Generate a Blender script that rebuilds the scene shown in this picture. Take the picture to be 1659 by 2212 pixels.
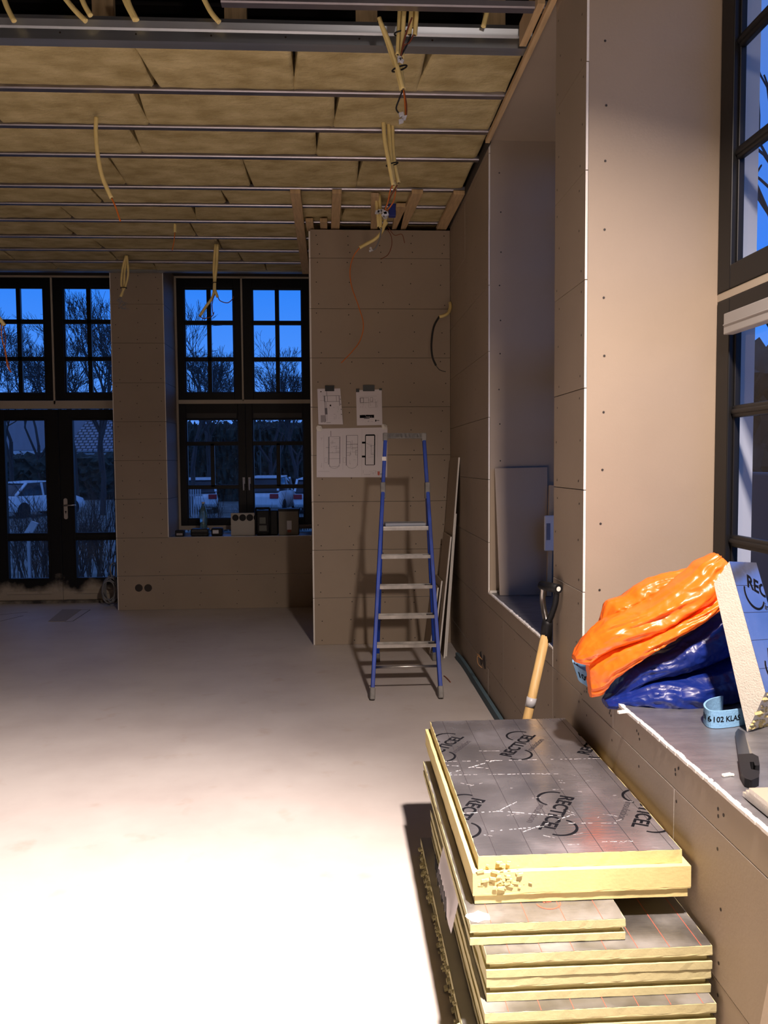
import bpy, bmesh, math, random
from mathutils import Vector, Matrix
random.seed(7)
sc = bpy.context.scene
for o in list(bpy.data.objects): bpy.data.objects.remove(o)
COL = sc.collection
V = Vector

# ------------------------------------------------------------ camera
YAW, PITCH, ROLL = math.radians(3.140), math.radians(3.398), math.radians(-0.399)
FPX = 1789.0
CAM = V((0, 0, 1.6))
_F = V((math.sin(YAW)*math.cos(PITCH), math.cos(YAW)*math.cos(PITCH), -math.sin(PITCH)))
_R = V((math.cos(YAW), -math.sin(YAW), 0)); _U = _R.cross(_F)
_R2 = math.cos(ROLL)*_R + math.sin(ROLL)*_U
_U2 = -math.sin(ROLL)*_R + math.cos(ROLL)*_U
cd = bpy.data.cameras.new('camera'); cam = bpy.data.objects.new('camera', cd); COL.objects.link(cam)
M = Matrix((_R2, _U2, -_F)).transposed().to_4x4(); M.translation = CAM
cam.matrix_world = M
cd.sensor_fit = 'HORIZONTAL'; cd.sensor_width = 36; cd.lens = FPX/1659*36; cd.clip_end = 500; cd.clip_start = .02
sc.camera = cam
# ------------------------------------------------------------ view, world, lamp
sc.view_settings.view_transform = 'Standard'; sc.view_settings.look = 'None'
sc.view_settings.gamma = 1; sc.view_settings.use_curve_mapping = False
sc.view_settings.exposure = 0.0
w = bpy.data.worlds.new('dusk_sky'); sc.world = w; w.use_nodes = True
nt = w.node_tree; bg = nt.nodes['Background']
tc = nt.nodes.new('ShaderNodeTexCoord'); sp = nt.nodes.new('ShaderNodeSeparateXYZ')
rp = nt.nodes.new('ShaderNodeValToRGB'); nt.links.new(tc.outputs['Generated'], sp.inputs[0])
nt.links.new(sp.outputs['Z'], rp.inputs[0]); nt.links.new(rp.outputs[0], bg.inputs[0])
e = rp.color_ramp.elements
e[0].position = 0.0; e[0].color = (.15, .34, .85, 1)
e[1].position = .5; e[1].color = (.11, .20, .50, 1)
q = e.new(.10); q.color = (.075, .27, .83, 1)
q = e.new(.22); q.color = (.022, .20, .80, 1)
bg.inputs[1].default_value = 1.2
LAMP_POS, LAMP_AIM = V((.87, 1.05, 3.60)), V((.25, 1.05, 0))
LAMP_W, BEAM_W = 275, 2250
ld = bpy.data.lights.new('floodlight', 'AREA'); ld.shape = 'RECTANGLE'; ld.size = .22; ld.size_y = .16
ld.spread = math.radians(152); ld.energy = LAMP_W; ld.color = (1, .83, .74)
lo = bpy.data.objects.new('floodlight_beam', ld); COL.objects.link(lo)
lo.location = LAMP_POS; lo.rotation_euler = (LAMP_AIM-LAMP_POS).to_track_quat('-Z', 'Y').to_euler()
ls = bpy.data.lights.new('floodlight_hot_beam', 'SPOT'); ls.spot_size = math.radians(66); ls.spot_blend = 1; ls.shadow_soft_size = .09
ls.energy = BEAM_W; ls.color = (1, .85, .77); l2 = bpy.data.objects.new('floodlight_hot_beam', ls); COL.objects.link(l2)
l2.location = LAMP_POS; l2.rotation_euler = (V((-1.2, 2.4, 0))-LAMP_POS).to_track_quat('-Z', 'Y').to_euler()

lp = bpy.data.lights.new('added_void_fill', 'POINT'); lp.energy = 32; lp.color = (1, .83, .72); lp.shadow_soft_size = .10  # point fill added beside the floodlight to brighten the ceiling void
l3 = bpy.data.objects.new('added_void_fill', lp); COL.objects.link(l3); l3.location = LAMP_POS+V((-.02, 0, -.14))

# pixel -> point on a plane of the room
def _ray(x, y): return _F*FPX + _R2*(x-829.5) - _U2*(y-1106)
def onX(x, y, v): d = _ray(x, y); return CAM + d*((v-CAM.x)/d.x)
def onY(x, y, v): d = _ray(x, y); return CAM + d*((v-CAM.y)/d.y)
def onZ(x, y, v): d = _ray(x, y); return CAM + d*((v-CAM.z)/d.z)

# ------------------------------------------------------------ materials
def mat(name, col, rough=.7, metal=0, var=0, scale=8, bump=0, bscale=60, col2=None, stretch=(1,1,1), emit=None, spec=None, detail=4):
    m = bpy.data.materials.new(name); m.use_nodes = True; n = m.node_tree; b = n.nodes['Principled BSDF']
    b.inputs['Base Color'].default_value = (*col, 1); b.inputs['Roughness'].default_value = rough
    b.inputs['Metallic'].default_value = metal
    if spec is not None: b.inputs['Specular IOR Level'].default_value = spec
    if emit: b.inputs['Emission Color'].default_value = (*emit[:3], 1); b.inputs['Emission Strength'].default_value = emit[3]
    if var or bump or col2:
        g = n.nodes.new('ShaderNodeNewGeometry'); mp = n.nodes.new('ShaderNodeMapping'); mp.inputs['Scale'].default_value = stretch
        n.links.new(g.outputs['Position'], mp.inputs[0])
    if var or col2:
        t = n.nodes.new('ShaderNodeTexNoise'); t.inputs['Scale'].default_value = scale; t.inputs['Detail'].default_value = detail
        n.links.new(mp.outputs[0], t.inputs[0])
        r = n.nodes.new('ShaderNodeValToRGB'); n.links.new(t.outputs[0], r.inputs[0]); n.links.new(r.outputs[0], b.inputs['Base Color'])
        c2 = col2 or tuple(min(1, c*(1+var)) for c in col); c1 = col if col2 else tuple(c*(1-var) for c in col)
        r.color_ramp.elements[0].position = .32; r.color_ramp.elements[0].color = (*c1, 1)
        r.color_ramp.elements[1].position = .68; r.color_ramp.elements[1].color = (*c2, 1)
    if bump:
        t = n.nodes.new('ShaderNodeTexNoise'); t.inputs['Scale'].default_value = bscale; t.inputs['Detail'].default_value = 5
        n.links.new(mp.outputs[0], t.inputs[0]); bu = n.nodes.new('ShaderNodeBump'); bu.inputs['Strength'].default_value = bump
        bu.inputs['Distance'].default_value = .01
        n.links.new(t.outputs[0], bu.inputs['Height']); n.links.new(bu.outputs[0], b.inputs['Normal'])
    return m
CARD = mat('gypsum_cardboard', (.335, .265, .195), .62, var=.07, scale=1.3, bump=.05, bscale=90)
GYPS = mat('gypsum_core', (.80, .76, .70), .9, bump=.3, bscale=120)
SCREW = mat('screw_head', (.03, .022, .018), .6)
CORE = mat('joint_dark', (.04, .03, .022), .9)
PLAIN = mat('plain_wall', (.14, .11, .09), .85, var=.05, scale=2)
def floor_mat():
    m = mat('screed_floor', (.47, .415, .375), .55, bump=.04, bscale=30)
    n = m.node_tree; b = n.nodes['Principled BSDF']; g = n.nodes.new('ShaderNodeNewGeometry')
    t = n.nodes.new('ShaderNodeTexNoise'); t.inputs['Scale'].default_value = .9; t.inputs['Detail'].default_value = 9; t.inputs['Roughness'].default_value = .62
    n.links.new(g.outputs['Position'], t.inputs[0]); r = n.nodes.new('ShaderNodeValToRGB'); n.links.new(t.outputs[0], r.inputs[0])
    e = r.color_ramp.elements; e[0].position = .3; e[0].color = (.43, .38, .355, 1); e[1].position = .6; e[1].color = (.53, .485, .455, 1)
    t2 = n.nodes.new('ShaderNodeTexNoise'); t2.inputs['Scale'].default_value = 5; t2.inputs['Detail'].default_value = 8; n.links.new(g.outputs['Position'], t2.inputs[0])
    r2 = n.nodes.new('ShaderNodeValToRGB'); n.links.new(t2.outputs[0], r2.inputs[0]); e = r2.color_ramp.elements
    e[0].position = .62; e[0].color = (1, 1, 1, 1); e[1].position = .75; e[1].color = (.88, .80, .74, 1)
    mx = n.nodes.new('ShaderNodeMix'); mx.data_type = 'RGBA'; mx.blend_type = 'MULTIPLY'; mx.inputs[0].default_value = .8
    n.links.new(r.outputs[0], mx.inputs[6]); n.links.new(r2.outputs[0], mx.inputs[7]); n.links.new(mx.outputs[2], b.inputs['Base Color'])
    return m
FLOOR = floor_mat()
WOOL = mat('mineral_wool', (.36, .28, .12), .95, col2=(.58, .48, .25), scale=7, bump=.9, bscale=34, stretch=(.8, 1.2, 1), detail=9)
ZINC = mat('galvanised_steel', (.55, .60, .66), .42, 1, var=.12, scale=5, stretch=(.15, 3, 3))
RAILM = mat('rail_steel', (.40, .38, .42), .4, 1, var=.1, scale=4)
WOOD = mat('pine_timber', (.52, .36, .19), .7, var=.14, scale=5, stretch=(12, 1, 1), bump=.1)
WOODD = mat('old_timber', (.55, .40, .22), .8, var=.2, scale=5, stretch=(10, 10, 1))
DARK = mat('dark_void', (.025, .022, .022), .9)
BLACKP = mat('black_painted_wood', (.007, .007, .008), .42, spec=.3)
BEIGE = mat('beige_frame', (.46, .40, .31), .6)
def glass_mat(name, tint=(.93, .96, 1), haze=0, hz=(.25, .35, .5)):
    m = bpy.data.materials.new(name); m.use_nodes = True; n = m.node_tree; n.nodes.clear()
    out = n.nodes.new('ShaderNodeOutputMaterial'); tr = n.nodes.new('ShaderNodeBsdfTransparent'); tr.inputs[0].default_value = (*tint, 1)
    gl = n.nodes.new('ShaderNodeBsdfGlossy'); gl.inputs['Roughness'].default_value = .02
    fr = n.nodes.new('ShaderNodeFresnel'); fr.inputs[0].default_value = 1.28
    mx = n.nodes.new('ShaderNodeMixShader'); ge = n.nodes.new('ShaderNodeNewGeometry'); mu = n.nodes.new('ShaderNodeMath'); mu.operation = 'SUBTRACT'; mu.use_clamp = True; n.links.new(fr.outputs[0], mu.inputs[0]); n.links.new(ge.outputs['Backfacing'], mu.inputs[1]); n.links.new(mu.outputs[0], mx.inputs[0]); n.links.new(tr.outputs[0], mx.inputs[1]); n.links.new(gl.outputs[0], mx.inputs[2])
    last = mx
    if haze:
        df = n.nodes.new('ShaderNodeBsdfDiffuse'); df.inputs[0].default_value = (*hz, 1)
        g = n.nodes.new('ShaderNodeNewGeometry'); mp = n.nodes.new('ShaderNodeMapping'); mp.inputs['Scale'].default_value = (6, 6, 1.2); n.links.new(g.outputs['Position'], mp.inputs[0])
        t = n.nodes.new('ShaderNodeTexNoise'); t.inputs['Scale'].default_value = 3; t.inputs['Detail'].default_value = 6; n.links.new(mp.outputs[0], t.inputs[0])
        mr = n.nodes.new('ShaderNodeMapRange'); mr.inputs[1].default_value = .4; mr.inputs[2].default_value = .75; mr.inputs[3].default_value = haze*.25; mr.inputs[4].default_value = haze
        n.links.new(t.outputs[0], mr.inputs[0])
        m2 = n.nodes.new('ShaderNodeMixShader'); n.links.new(mr.outputs[0], m2.inputs[0]); n.links.new(mx.outputs[0], m2.inputs[1]); n.links.new(df.outputs[0], m2.inputs[2]); last = m2
    n.links.new(last.outputs[0], out.inputs[0]); return m
GLASS = glass_mat('window_glass')
GLASSD = glass_mat('dirty_window_glass', (.92, .95, 1), .10)
FOAM = mat('yellow_pir_foam', (.62, .51, .23), .85, var=.05, scale=6, bump=.10, bscale=90)
FOAMG = mat('aged_pir_foam', (.48, .43, .23), .85, var=.06, scale=6, bump=.10, bscale=90)
CREAM = mat('cut_foam_edge', (.58, .54, .46), .9, var=.05, scale=20, bump=.3, bscale=180)
def foil_mat(name, col, rough, scr):
    m = mat(name, col, rough, .90); n = m.node_tree; b = n.nodes['Principled BSDF']; g = n.nodes.new('ShaderNodeNewGeometry')
    mp = n.nodes.new('ShaderNodeMapping'); mp.inputs['Scale'].default_value = (2, 14, 2); mp.inputs['Rotation'].default_value = (0, 0, .25); n.links.new(g.outputs['Position'], mp.inputs[0])
    t = n.nodes.new('ShaderNodeTexNoise'); t.inputs['Scale'].default_value = 9; t.inputs['Detail'].default_value = 7; n.links.new(mp.outputs[0], t.inputs[0])
    t3 = n.nodes.new('ShaderNodeTexNoise'); t3.inputs['Scale'].default_value = 5; t3.inputs['Detail'].default_value = 5; n.links.new(g.outputs['Position'], t3.inputs[0])
    mr = n.nodes.new('ShaderNodeMapRange'); mr.inputs[1].default_value = .35; mr.inputs[2].default_value = .7; mr.inputs[3].default_value = rough*.7; mr.inputs[4].default_value = min(1, rough*1.9)
    n.links.new(t3.outputs[0], mr.inputs[0]); n.links.new(mr.outputs[0], b.inputs['Roughness'])
    bu = n.nodes.new('ShaderNodeBump'); bu.inputs['Strength'].default_value = scr; bu.inputs['Distance'].default_value = .002; n.links.new(t.outputs[0], bu.inputs['Height']); n.links.new(bu.outputs[0], b.inputs['Normal'])
    r = n.nodes.new('ShaderNodeValToRGB'); n.links.new(t3.outputs[0], r.inputs[0]); e = r.color_ramp.elements
    e[0].position = .3; e[0].color = (*[c*.8 for c in col], 1); e[1].position = .7; e[1].color = (*[min(1, c*1.15) for c in col], 1); n.links.new(r.outputs[0], b.inputs['Base Color'])
    return m
FOIL = foil_mat('aluminium_foil_facing', (.57, .56, .61), .21, .45)
FOILG = foil_mat('dull_foil_facing', (.36, .35, .34), .40, .2)
SCRATCH = mat('scratch_highlight', (.55, .53, .54), .6)  # foil scratches, their bright highlight painted as a pale non-metal colour
INK = mat('black_print', (.006, .006, .008), .7, spec=.05)
INKT = mat('grey_print_line', (.04, .035, .04), .7, spec=.05)
REDI = mat('red_print', (.55, .10, .06), .5)
PAPER = mat('white_paper', (.72, .68, .70), .8)
LINE = mat('drawing_line', (.16, .15, .17), .8)
GREYP = mat('grey_print', (.36, .33, .34), .8)
BLUEA = mat('blue_ladder_paint', (.010, .050, .36), .5, var=.25, scale=9, spec=.35)
ALU = mat('worn_aluminium', (.46, .44, .41), .42, 1, var=.2, scale=14)
PLAST = mat('grey_plastic', (.19, .18, .165), .55, var=.2, scale=20)
ORANGE = mat('orange_plastic_sheet', (.95, .165, .012), .34, var=.08, scale=5)
BLUET = mat('blue_tarpaulin', (.006, .020, .17), .36, var=.2, scale=6, spec=.4)
BLUEF = mat('light_blue_foam_strip', (.20, .40, .62), .7, bump=.2, bscale=120)
TEALF = mat('blue_grey_foam_strip', (.075, .125, .155), .8)
CONDUIT = mat('cream_conduit', (.82, .66, .27), .5, var=.1, scale=9)
WORNG = mat('orange_wire', (.62, .16, .02), .5)
WBRN = mat('brown_wire', (.20, .05, .02), .5)
WBLK = mat('black_wire', (.012, .012, .012), .5)
WGRY = mat('grey_wire', (.22, .22, .22), .5)
CLEAR = mat('clear_connector', (.55, .56, .60), .2)
WHITEP = mat('white_plastic', (.62, .63, .68), .45)
BLK = mat('black_plastic', (.008, .008, .009), .5, spec=.25)
SILLM = mat('sill_foil_panel', (.28, .28, .30), .4, .75, var=.16, scale=9, stretch=(1, 3, 1), bump=.15, bscale=50)

def crinkle(m, sc1, sc2, st1, st2):
    n = m.node_tree; b = n.nodes['Principled BSDF']; g = n.nodes.new('ShaderNodeNewGeometry'); prev = None
    nz = n.nodes.new('ShaderNodeTexNoise'); nz.inputs['Scale'].default_value = 6; n.links.new(g.outputs['Position'], nz.inputs[0])
    ad = n.nodes.new('ShaderNodeVectorMath'); ad.operation = 'MULTIPLY_ADD'; ad.inputs[1].default_value = (.12, .12, .12); n.links.new(nz.outputs[1], ad.inputs[0]); n.links.new(g.outputs['Position'], ad.inputs[2])
    for sc_, st in ((sc1, st1), (sc2, st2)):
        v = n.nodes.new('ShaderNodeTexVoronoi'); v.inputs['Scale'].default_value = sc_; v.feature = 'F1'; n.links.new(ad.outputs[0], v.inputs[0])
        bu = n.nodes.new('ShaderNodeBump'); bu.inputs['Strength'].default_value = st; bu.inputs['Distance'].default_value = .02; n.links.new(v.outputs['Distance'], bu.inputs['Height'])
        if prev: n.links.new(prev.outputs[0], bu.inputs['Normal'])
        prev = bu
    n.links.new(prev.outputs[0], b.inputs['Normal'])
crinkle(ORANGE, 10, 30, .26, .12); crinkle(BLUET, 12, 42, .24, .16)
MASON = mat('pale_masonry', (.62, .60, .60), .8, var=.04, scale=6)
# ------------------------------------------------------------ mesh builder
class MB:
    def __init__(s): s.v = []; s.f = []; s.m = []; s.sm = []
    def add(s, vs, fs, mi=0, smooth=False):
        b = len(s.v); s.v += [V(x) for x in vs]
        for f in fs: s.f.append([b+i for i in f]); s.m.append(mi); s.sm.append(smooth)
    def box(s, x0, x1, y0, y1, z0, z1, mi=0, mats=None):
        vs = [(x0,y0,z0),(x1,y0,z0),(x1,y1,z0),(x0,y1,z0),(x0,y0,z1),(x1,y0,z1),(x1,y1,z1),(x0,y1,z1)]
        fs = [(0,3,2,1),(4,5,6,7),(0,1,5,4),(1,2,6,5),(2,3,7,6),(3,0,4,7)]  # -z +z -y +x +y -x
        if mats is None: s.add(vs, fs, mi)
        else:
            b = len(s.v); s.v += [V(x) for x in vs]
            for f, k in zip(fs, mats): s.f.append([b+i for i in f]); s.m.append(k); s.sm.append(False)
        return s
    def obox(s, c, ax, ay, az, mi=0):   # centre + three half-axis vectors
        c, ax, ay, az = V(c), V(ax), V(ay), V(az)
        vs = [c+i*ax+j*ay+k*az for k in (-1,1) for i, j in ((-1,-1),(1,-1),(1,1),(-1,1))]
        s.add(vs, [(0,3,2,1),(4,5,6,7),(0,1,5,4),(1,2,6,5),(2,3,7,6),(3,0,4,7)], mi); return s
    def bar(s, a, b, wx, wy, up=(0,1,0), mi=0):  # bar between two points
        a, b = V(a), V(b); d = (b-a); t = d.normalized(); sx = t.cross(V(up)).normalized(); sy = sx.cross(t)
        return s.obox((a+b)/2, sx*wx/2, sy*wy/2, d/2, mi)
    def tube(s, pts, r, n=8, mi=0, cap=True, smooth=True):
        pts = [V(p) for p in pts]; rs = r if isinstance(r, (list, tuple)) else [r]*len(pts)
        b = len(s.v); prev = None
        for i, p in enumerate(pts):
            t = (pts[min(i+1, len(pts)-1)]-pts[max(i-1, 0)])
            t = t.normalized() if t.length > 1e-9 else V((0,0,1))
            if prev is None:
                h = V((0,0,1)) if abs(t.z) < .9 else V((1,0,0)); x = t.cross(h).normalized()
            else:
                x = prev - t*prev.dot(t); x = x.normalized() if x.length > 1e-6 else t.orthogonal().normalized()
            prev = x; y = t.cross(x)
            for k in range(n):
                a = 2*math.pi*k/n; s.v.append(p+(x*math.cos(a)+y*math.sin(a))*rs[i])
        for i in range(len(pts)-1):
            for k in range(n):
                s.f.append([b+i*n+k, b+i*n+(k+1) % n, b+(i+1)*n+(k+1) % n, b+(i+1)*n+k]); s.m.append(mi); s.sm.append(smooth)
        if cap:
            s.f.append([b+k for k in range(n)][::-1]); s.m.append(mi); s.sm.append(False)
            s.f.append([b+(len(pts)-1)*n+k for k in range(n)]); s.m.append(mi); s.sm.append(False)
        return s
    def disc(s, c, nrm, r, n=8, mi=0):
        c, nrm = V(c), V(nrm).normalized(); x = nrm.orthogonal().normalized(); y = nrm.cross(x)
        s.add([c+(x*math.cos(2*math.pi*k/n)+y*math.sin(2*math.pi*k/n))*r for k in range(n)], [list(range(n))], mi); return s
    def prism(s, poly, d, mi=0, mside=None):  # polygon (3d points) extruded by vector d
        n = len(poly); p = [V(q) for q in poly]; d = V(d)
        s.add(p+[q+d for q in p], [list(range(n))[::-1], [n+i for i in range(n)]], mi)
        s.add(p+[q+d for q in p], [[i, (i+1) % n, n+(i+1) % n, n+i] for i in range(n)], mi if mside is None else mside); return s
    def build(s, name, mats, parent=None, bevel=0, subsurf=0, origin=None):
        if not isinstance(mats, (list, tuple)): mats = [mats]
        if parent is None:
            if origin is None:
                xs = [v.x for v in s.v]; ys = [v.y for v in s.v]; zs = [v.z for v in s.v]
                o0 = V(((min(xs)+max(xs))/2, (min(ys)+max(ys))/2, min(zs)))
            else: o0 = V(origin)
        else: o0 = parent['_o'] if False else ORG[parent.name]
        me = bpy.data.meshes.new(name); me.from_pydata([v-o0 for v in s.v], [], s.f)
        for m in mats: me.materials.append(m)
        me.polygons.foreach_set('material_index', s.m); me.polygons.foreach_set('use_smooth', s.sm); me.update()
        o = bpy.data.objects.new(name, me); COL.objects.link(o)
        if parent is None: o.location = o0; ORG[o.name] = o0
        else: o.parent = parent; ORG[o.name] = o0
        if bevel:
            md = o.modifiers.new('bevel', 'BEVEL'); md.width = bevel; md.segments = 2; md.limit_method = 'ANGLE'
        if subsurf:
            md = o.modifiers.new('sub', 'SUBSURF'); md.levels = subsurf; md.render_levels = subsurf
        return o
ORG = {}
def tag(o, label, cat, group=None):
    o['label'] = label; o['category'] = cat
    if group: o['group'] = group
    return o
def thing(name, label, cat, loc, group=None):
    o = bpy.data.objects.new(name, None); COL.objects.link(o); o.location = V(loc); o.empty_display_size = .05
    ORG[o.name] = V(loc); return tag(o, label, cat, group)
def struct(o): o['kind'] = 'structure'; return o
def spline(pts, n=6):
    pts = [V(p) for p in pts]; out = []
    for i in range(len(pts)-1):
        p0, p1, p2, p3 = pts[max(i-1, 0)], pts[i], pts[i+1], pts[min(i+2, len(pts)-1)]
        for k in range(n):
            t = k/n
            out.append(.5*((2*p1)+(p2-p0)*t+(2*p0-5*p1+4*p2-p3)*t*t+(3*p1-p0-3*p2+p3)*t**3))
    return out+[pts[-1]]
def text_polys(txt, size, bold=0.0, shear=0):
    c = bpy.data.curves.new('t', 'FONT'); c.body = txt; c.size = size; c.align_x = 'CENTER'; c.align_y = 'CENTER'; c.offset = bold; c.shear = shear; c.resolution_u = 3
    o = bpy.data.objects.new('t', c); COL.objects.link(o); dg = bpy.context.evaluated_depsgraph_get()
    me = bpy.data.meshes.new_from_object(o.evaluated_get(dg)); vs = [v.co.copy() for v in me.vertices]; fs = [list(p.vertices) for p in me.polygons]
    bpy.data.objects.remove(o); bpy.data.curves.remove(c); bpy.data.meshes.remove(me); return vs, fs
def add_text(mb, txt, size, org, ux, uy, mi=0, bold=0, width=None):
    vs, fs = text_polys(txt, size, bold); ux, uy = V(ux).normalized(), V(uy).normalized(); k = 1
    if width:
        xs = [v.x for v in vs]; k = width/(max(xs)-min(xs))
    mb.add([V(org)+ux*v.x*k+uy*v.y for v in vs], fs, mi)

# ============================================================ SETTING
W = .985          # right wall plane
YP = 7.24         # pier front
YF = 9.18         # far wall front
YW = 9.80         # far window plane
CZ = 3.65         # ceiling rails
SILL = .74
XL, YB = -5.2, -3.0
ROWS = [0, .23, .648, 1.07, 1.485, 1.893, 2.32, 2.745, 3.16, 3.58, 3.66]
m = MB(); m.box(XL-.3, 1.9, YB-.3, 10.1, -.2, 0); struct(m.build('floor', FLOOR))
m = MB(); m.box(XL-.3, 1.9, YB-.3, 10.1, 4.36, 4.5)
for i in range(70): m.box(XL, 1.9, YB+i*.19, YB+i*.19+.09, 4.33, 4.36)
struct(m.build('ceiling', DARK))

def panels(mb, axis, c, sgn, u0, u1, rows, joints=None, t=.0095, jit=7, gap=.0034, screws=True, edge=1, sp=.40):
    """gypsum boards on plane axis=c whose faces look along sgn; material 0 card, 1 gypsum, 2 screw, 3 dark core"""
    rnd = random.Random(jit)
    for r in range(len(rows)-1):
        z0, z1 = rows[r], rows[r+1]; js = [u0]+[j for j in (joints(r) if joints else []) if u0+.05 < j < u1-.05]+[u1]
        for a, b in zip(js[:-1], js[1:]):
            ga = gap/2 if a > u0 else 0; gb = gap/2 if b < u1 else 0
            c0, c1 = sorted((c, c-sgn*t))
            dj = rnd.uniform(-.0008, .0008)
            if axis == 'x': mb.box(c0+dj, c1+dj, a+ga, b-gb, z0+gap/2, z1-gap/2, mats=(0, edge, 1, 0, 1, 0))
            else: mb.box(a+ga, b-gb, c0+dj, c1+dj, z0+gap/2, z1-gap/2, mats=(0, edge, 0, 1, 0, 1))
        if screws and z1-z0 > .1:
            n = max(1, round((u1-u0-.1)/sp))
            for k in range(n+1):
                for zz in (z0+.045, (z0+z1)/2, z1-.045):
                    u = u0+.06+(u1-u0-.12)*k/n+rnd.uniform(-.025, .025); z = zz+rnd.uniform(-.014, .014)
                    p = (c+sgn*.0012, u, z) if axis == 'x' else (u, c+sgn*.0012, z)
                    mb.disc(p, (sgn, 0, 0) if axis == 'x' else (0, sgn, 0), .0052, 7, 2)
GM = [CARD, GYPS, SCREW, CORE]
stag = lambda a, b: (lambda r: [a+2*k for k in range(-4, 8)] if r % 2 else [b+2*k for k in range(-4, 8)])

# pier (chimney breast) in front of the far wall
m = MB(); m.box(-.218, W-.001, YP+.012, YF, 0, 3.57, 3)
panels(m, 'y', YP, -1, -.219, W-.002, [0, .417, .84, 1.263, 1.668, 2.086, 2.509, 2.929, 3.358, 3.597], sp=.29, jit=3)
for z0, z1 in ((0,.417),(.417,.84),(.84,1.263),(1.263,1.668),(1.668,2.086),(2.086,2.509),(2.509,2.929),(2.929,3.358),(3.358,3.585)):
    m.box(-.232+random.uniform(-.001,.001), -.2195, YP-.001, YF, z0+.002, z1-.002, mats=(1,1,1,0,0,0))
m.box(-.218, W-.002, YP, YF, 3.585, 3.597, 0)
struct(m.build('wall_pier', GM))

# far wall
m = MB()
FR = [0, .378, .797, 1.223, 1.643, 2.065, 2.484, 2.911, 3.327, 3.66]
m.box(-2.42, -1.88, YF+.012, 10.0, 0, 3.66, 3); m.box(-2.434, -1.865, YF, 9.85, 3.66, 3.77, 0); m.box(-1.88, -.2, YF+.012, 10.0, 0, .79, 3)
panels(m, 'y', YF, -1, -2.425, -1.873, FR[2:], sp=.25, jit=5)
panels(m, 'y', YF, -1, -2.425, -.235, FR[:3], sp=.42, jit=6)
for z0, z1 in zip(FR[:-1], FR[1:]):
    m.box(-2.434, -2.4255, YF, 9.78, z0+.002, z1-.002, mats=(0,0,1,0,1,0))
    if z0 > .7: m.box(-1.8735, -1.865, YF, 9.78, z0+.002, z1-.002, mats=(0,0,1,0,1,0))
m.box(-.30, -.27, YF, 9.9, .8, 3.66, 0)
m.box(XL-.1, -4.03, YF, 10.0, 0, 3.66, 0)
m.box(XL-.1, 1.6, YF+.02, 10.0, 3.765, 4.35, 3)       # lintel zone
m.box(-.3, 1.9, YF+.02, 10.0, 0, 3.8, 3)
# double socket hole
for sx in (300, 320):
    p = onY(sx, 1270, YF); m.tube([(p.x, YF-.0025, p.z), (p.x, YF+.02, p.z)], .042, 14, 2)
struct(m.build('wall_far', GM))
m = MB(); m.box(-1.865, -.27, YF+.005, 9.83, .785, .803); struct(m.build('window_sill_far', SILLM))
bpy.data.objects['window_sill_far'].name = 'trim_1'

# right wall with two deep niches
YN1, YN0 = 5.40, 3.745      # far niche
YM = 3.285                  # near niche begins
m = MB()
OUT_ = MB()
def core(y0, y1, z0, z1, x0=W+.012, x1=1.655): m.box(x0, x1, y0, y1, z0, z1, 3); OUT_.box(x1, x1+.02, y0, y1, z0, z1)
core(YN1+.012, 9.3, 0, 4.3); core(YN0-.002, YN1+.012, 0, SILL-.03); core(YM+.012, YN0-.012, 0, 4.3); core(YB, YM+.012, 0, SILL-.03)
core(YN0-.01, YN1+.012, 3.675, 4.3); core(YB, YM+.012, 3.675, 4.3)
up = [z for z in ROWS if z > .74]
panels(m, 'x', W, -1, YN1, YP, ROWS[:9]+[3.16, 3.58, 3.64], stag(6.4, 5.0), jit=11, sp=.42)
panels(m, 'x', W, -1, YM, YN0, ROWS, jit=12, sp=.36)
panels(m, 'x', W, -1, YN0, YN1, [0, .23, .648, SILL], stag(4.9, 4.2), jit=13)
panels(m, 'x', W, -1, YB, YM, [0, .23, .632, SILL-.004], stag(2.35, 2.9), jit=14, sp=.30)
# reveal faces looking at the camera
def reveal(yc, jit):
    rnd = random.Random(jit)
    m.box(W+.0105, 1.60, yc, yc+.011, SILL-.02, 3.66, 0)
    z = .86
    while z < 3.6:
        m.disc((W+.075+rnd.uniform(-.006, .006), yc-.0012, z), (0, -1, 0), .0052, 7, 2); z += .24+rnd.uniform(-.03, .03)
reveal(YN1, 21); reveal(YM, 22)
m.box(W+.0105, 1.52, YN0-.011, YN0, SILL-.02, 3.66, 0)
m.box(W, 1.65, YN0, YN1, 3.66, 3.672, 0); m.box(W, 1.65, YB, YM, 3.66, 3.672, 0)  # soffits
m.box(1.52, 1.56, YB, YB+3.2, SILL, 3.66, 0)
struct(m.build('wall_right', GM))
m = MB(); m.box(XL-.1, XL, YB, 10, 0, 4.35); struct(m.build('wall_left', PLAIN))
m = MB(); m.box(XL, 1.9, YB-.1, YB, 0, 4.35); struct(m.build('wall_back', PLAIN))
# sills of the right wall, ragged gypsum edge
def ragged(mb, y0, y1, mi):
    rnd = random.Random(int(y1*100)); y = y0
    while y < y1:
        d = rnd.uniform(.01, .035); y2 = min(y+d, y1)
        mb.box(W-.0012-rnd.uniform(0, .002), W+.0095+rnd.uniform(0, .005), y, y2, SILL-.007, SILL+rnd.uniform(.0005, .003), mi); y = y2
m = MB(); m.box(W+.008, 1.60, YB, YM, SILL-.035, SILL); ragged(m, YB+3.5, YM-.25, 1)
struct(m.build('trim_2', [SILLM, GYPS]))
m = MB(); m.box(W+.008, 1.60, YN0, YN1, SILL-.035, SILL); ragged(m, YN0, YN1, 1); m.box(W+.005, W+.32, YN1-.03, YN1, SILL, SILL+.012, 1)
struct(m.build('trim_3', [SILLM, GYPS]))

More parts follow.
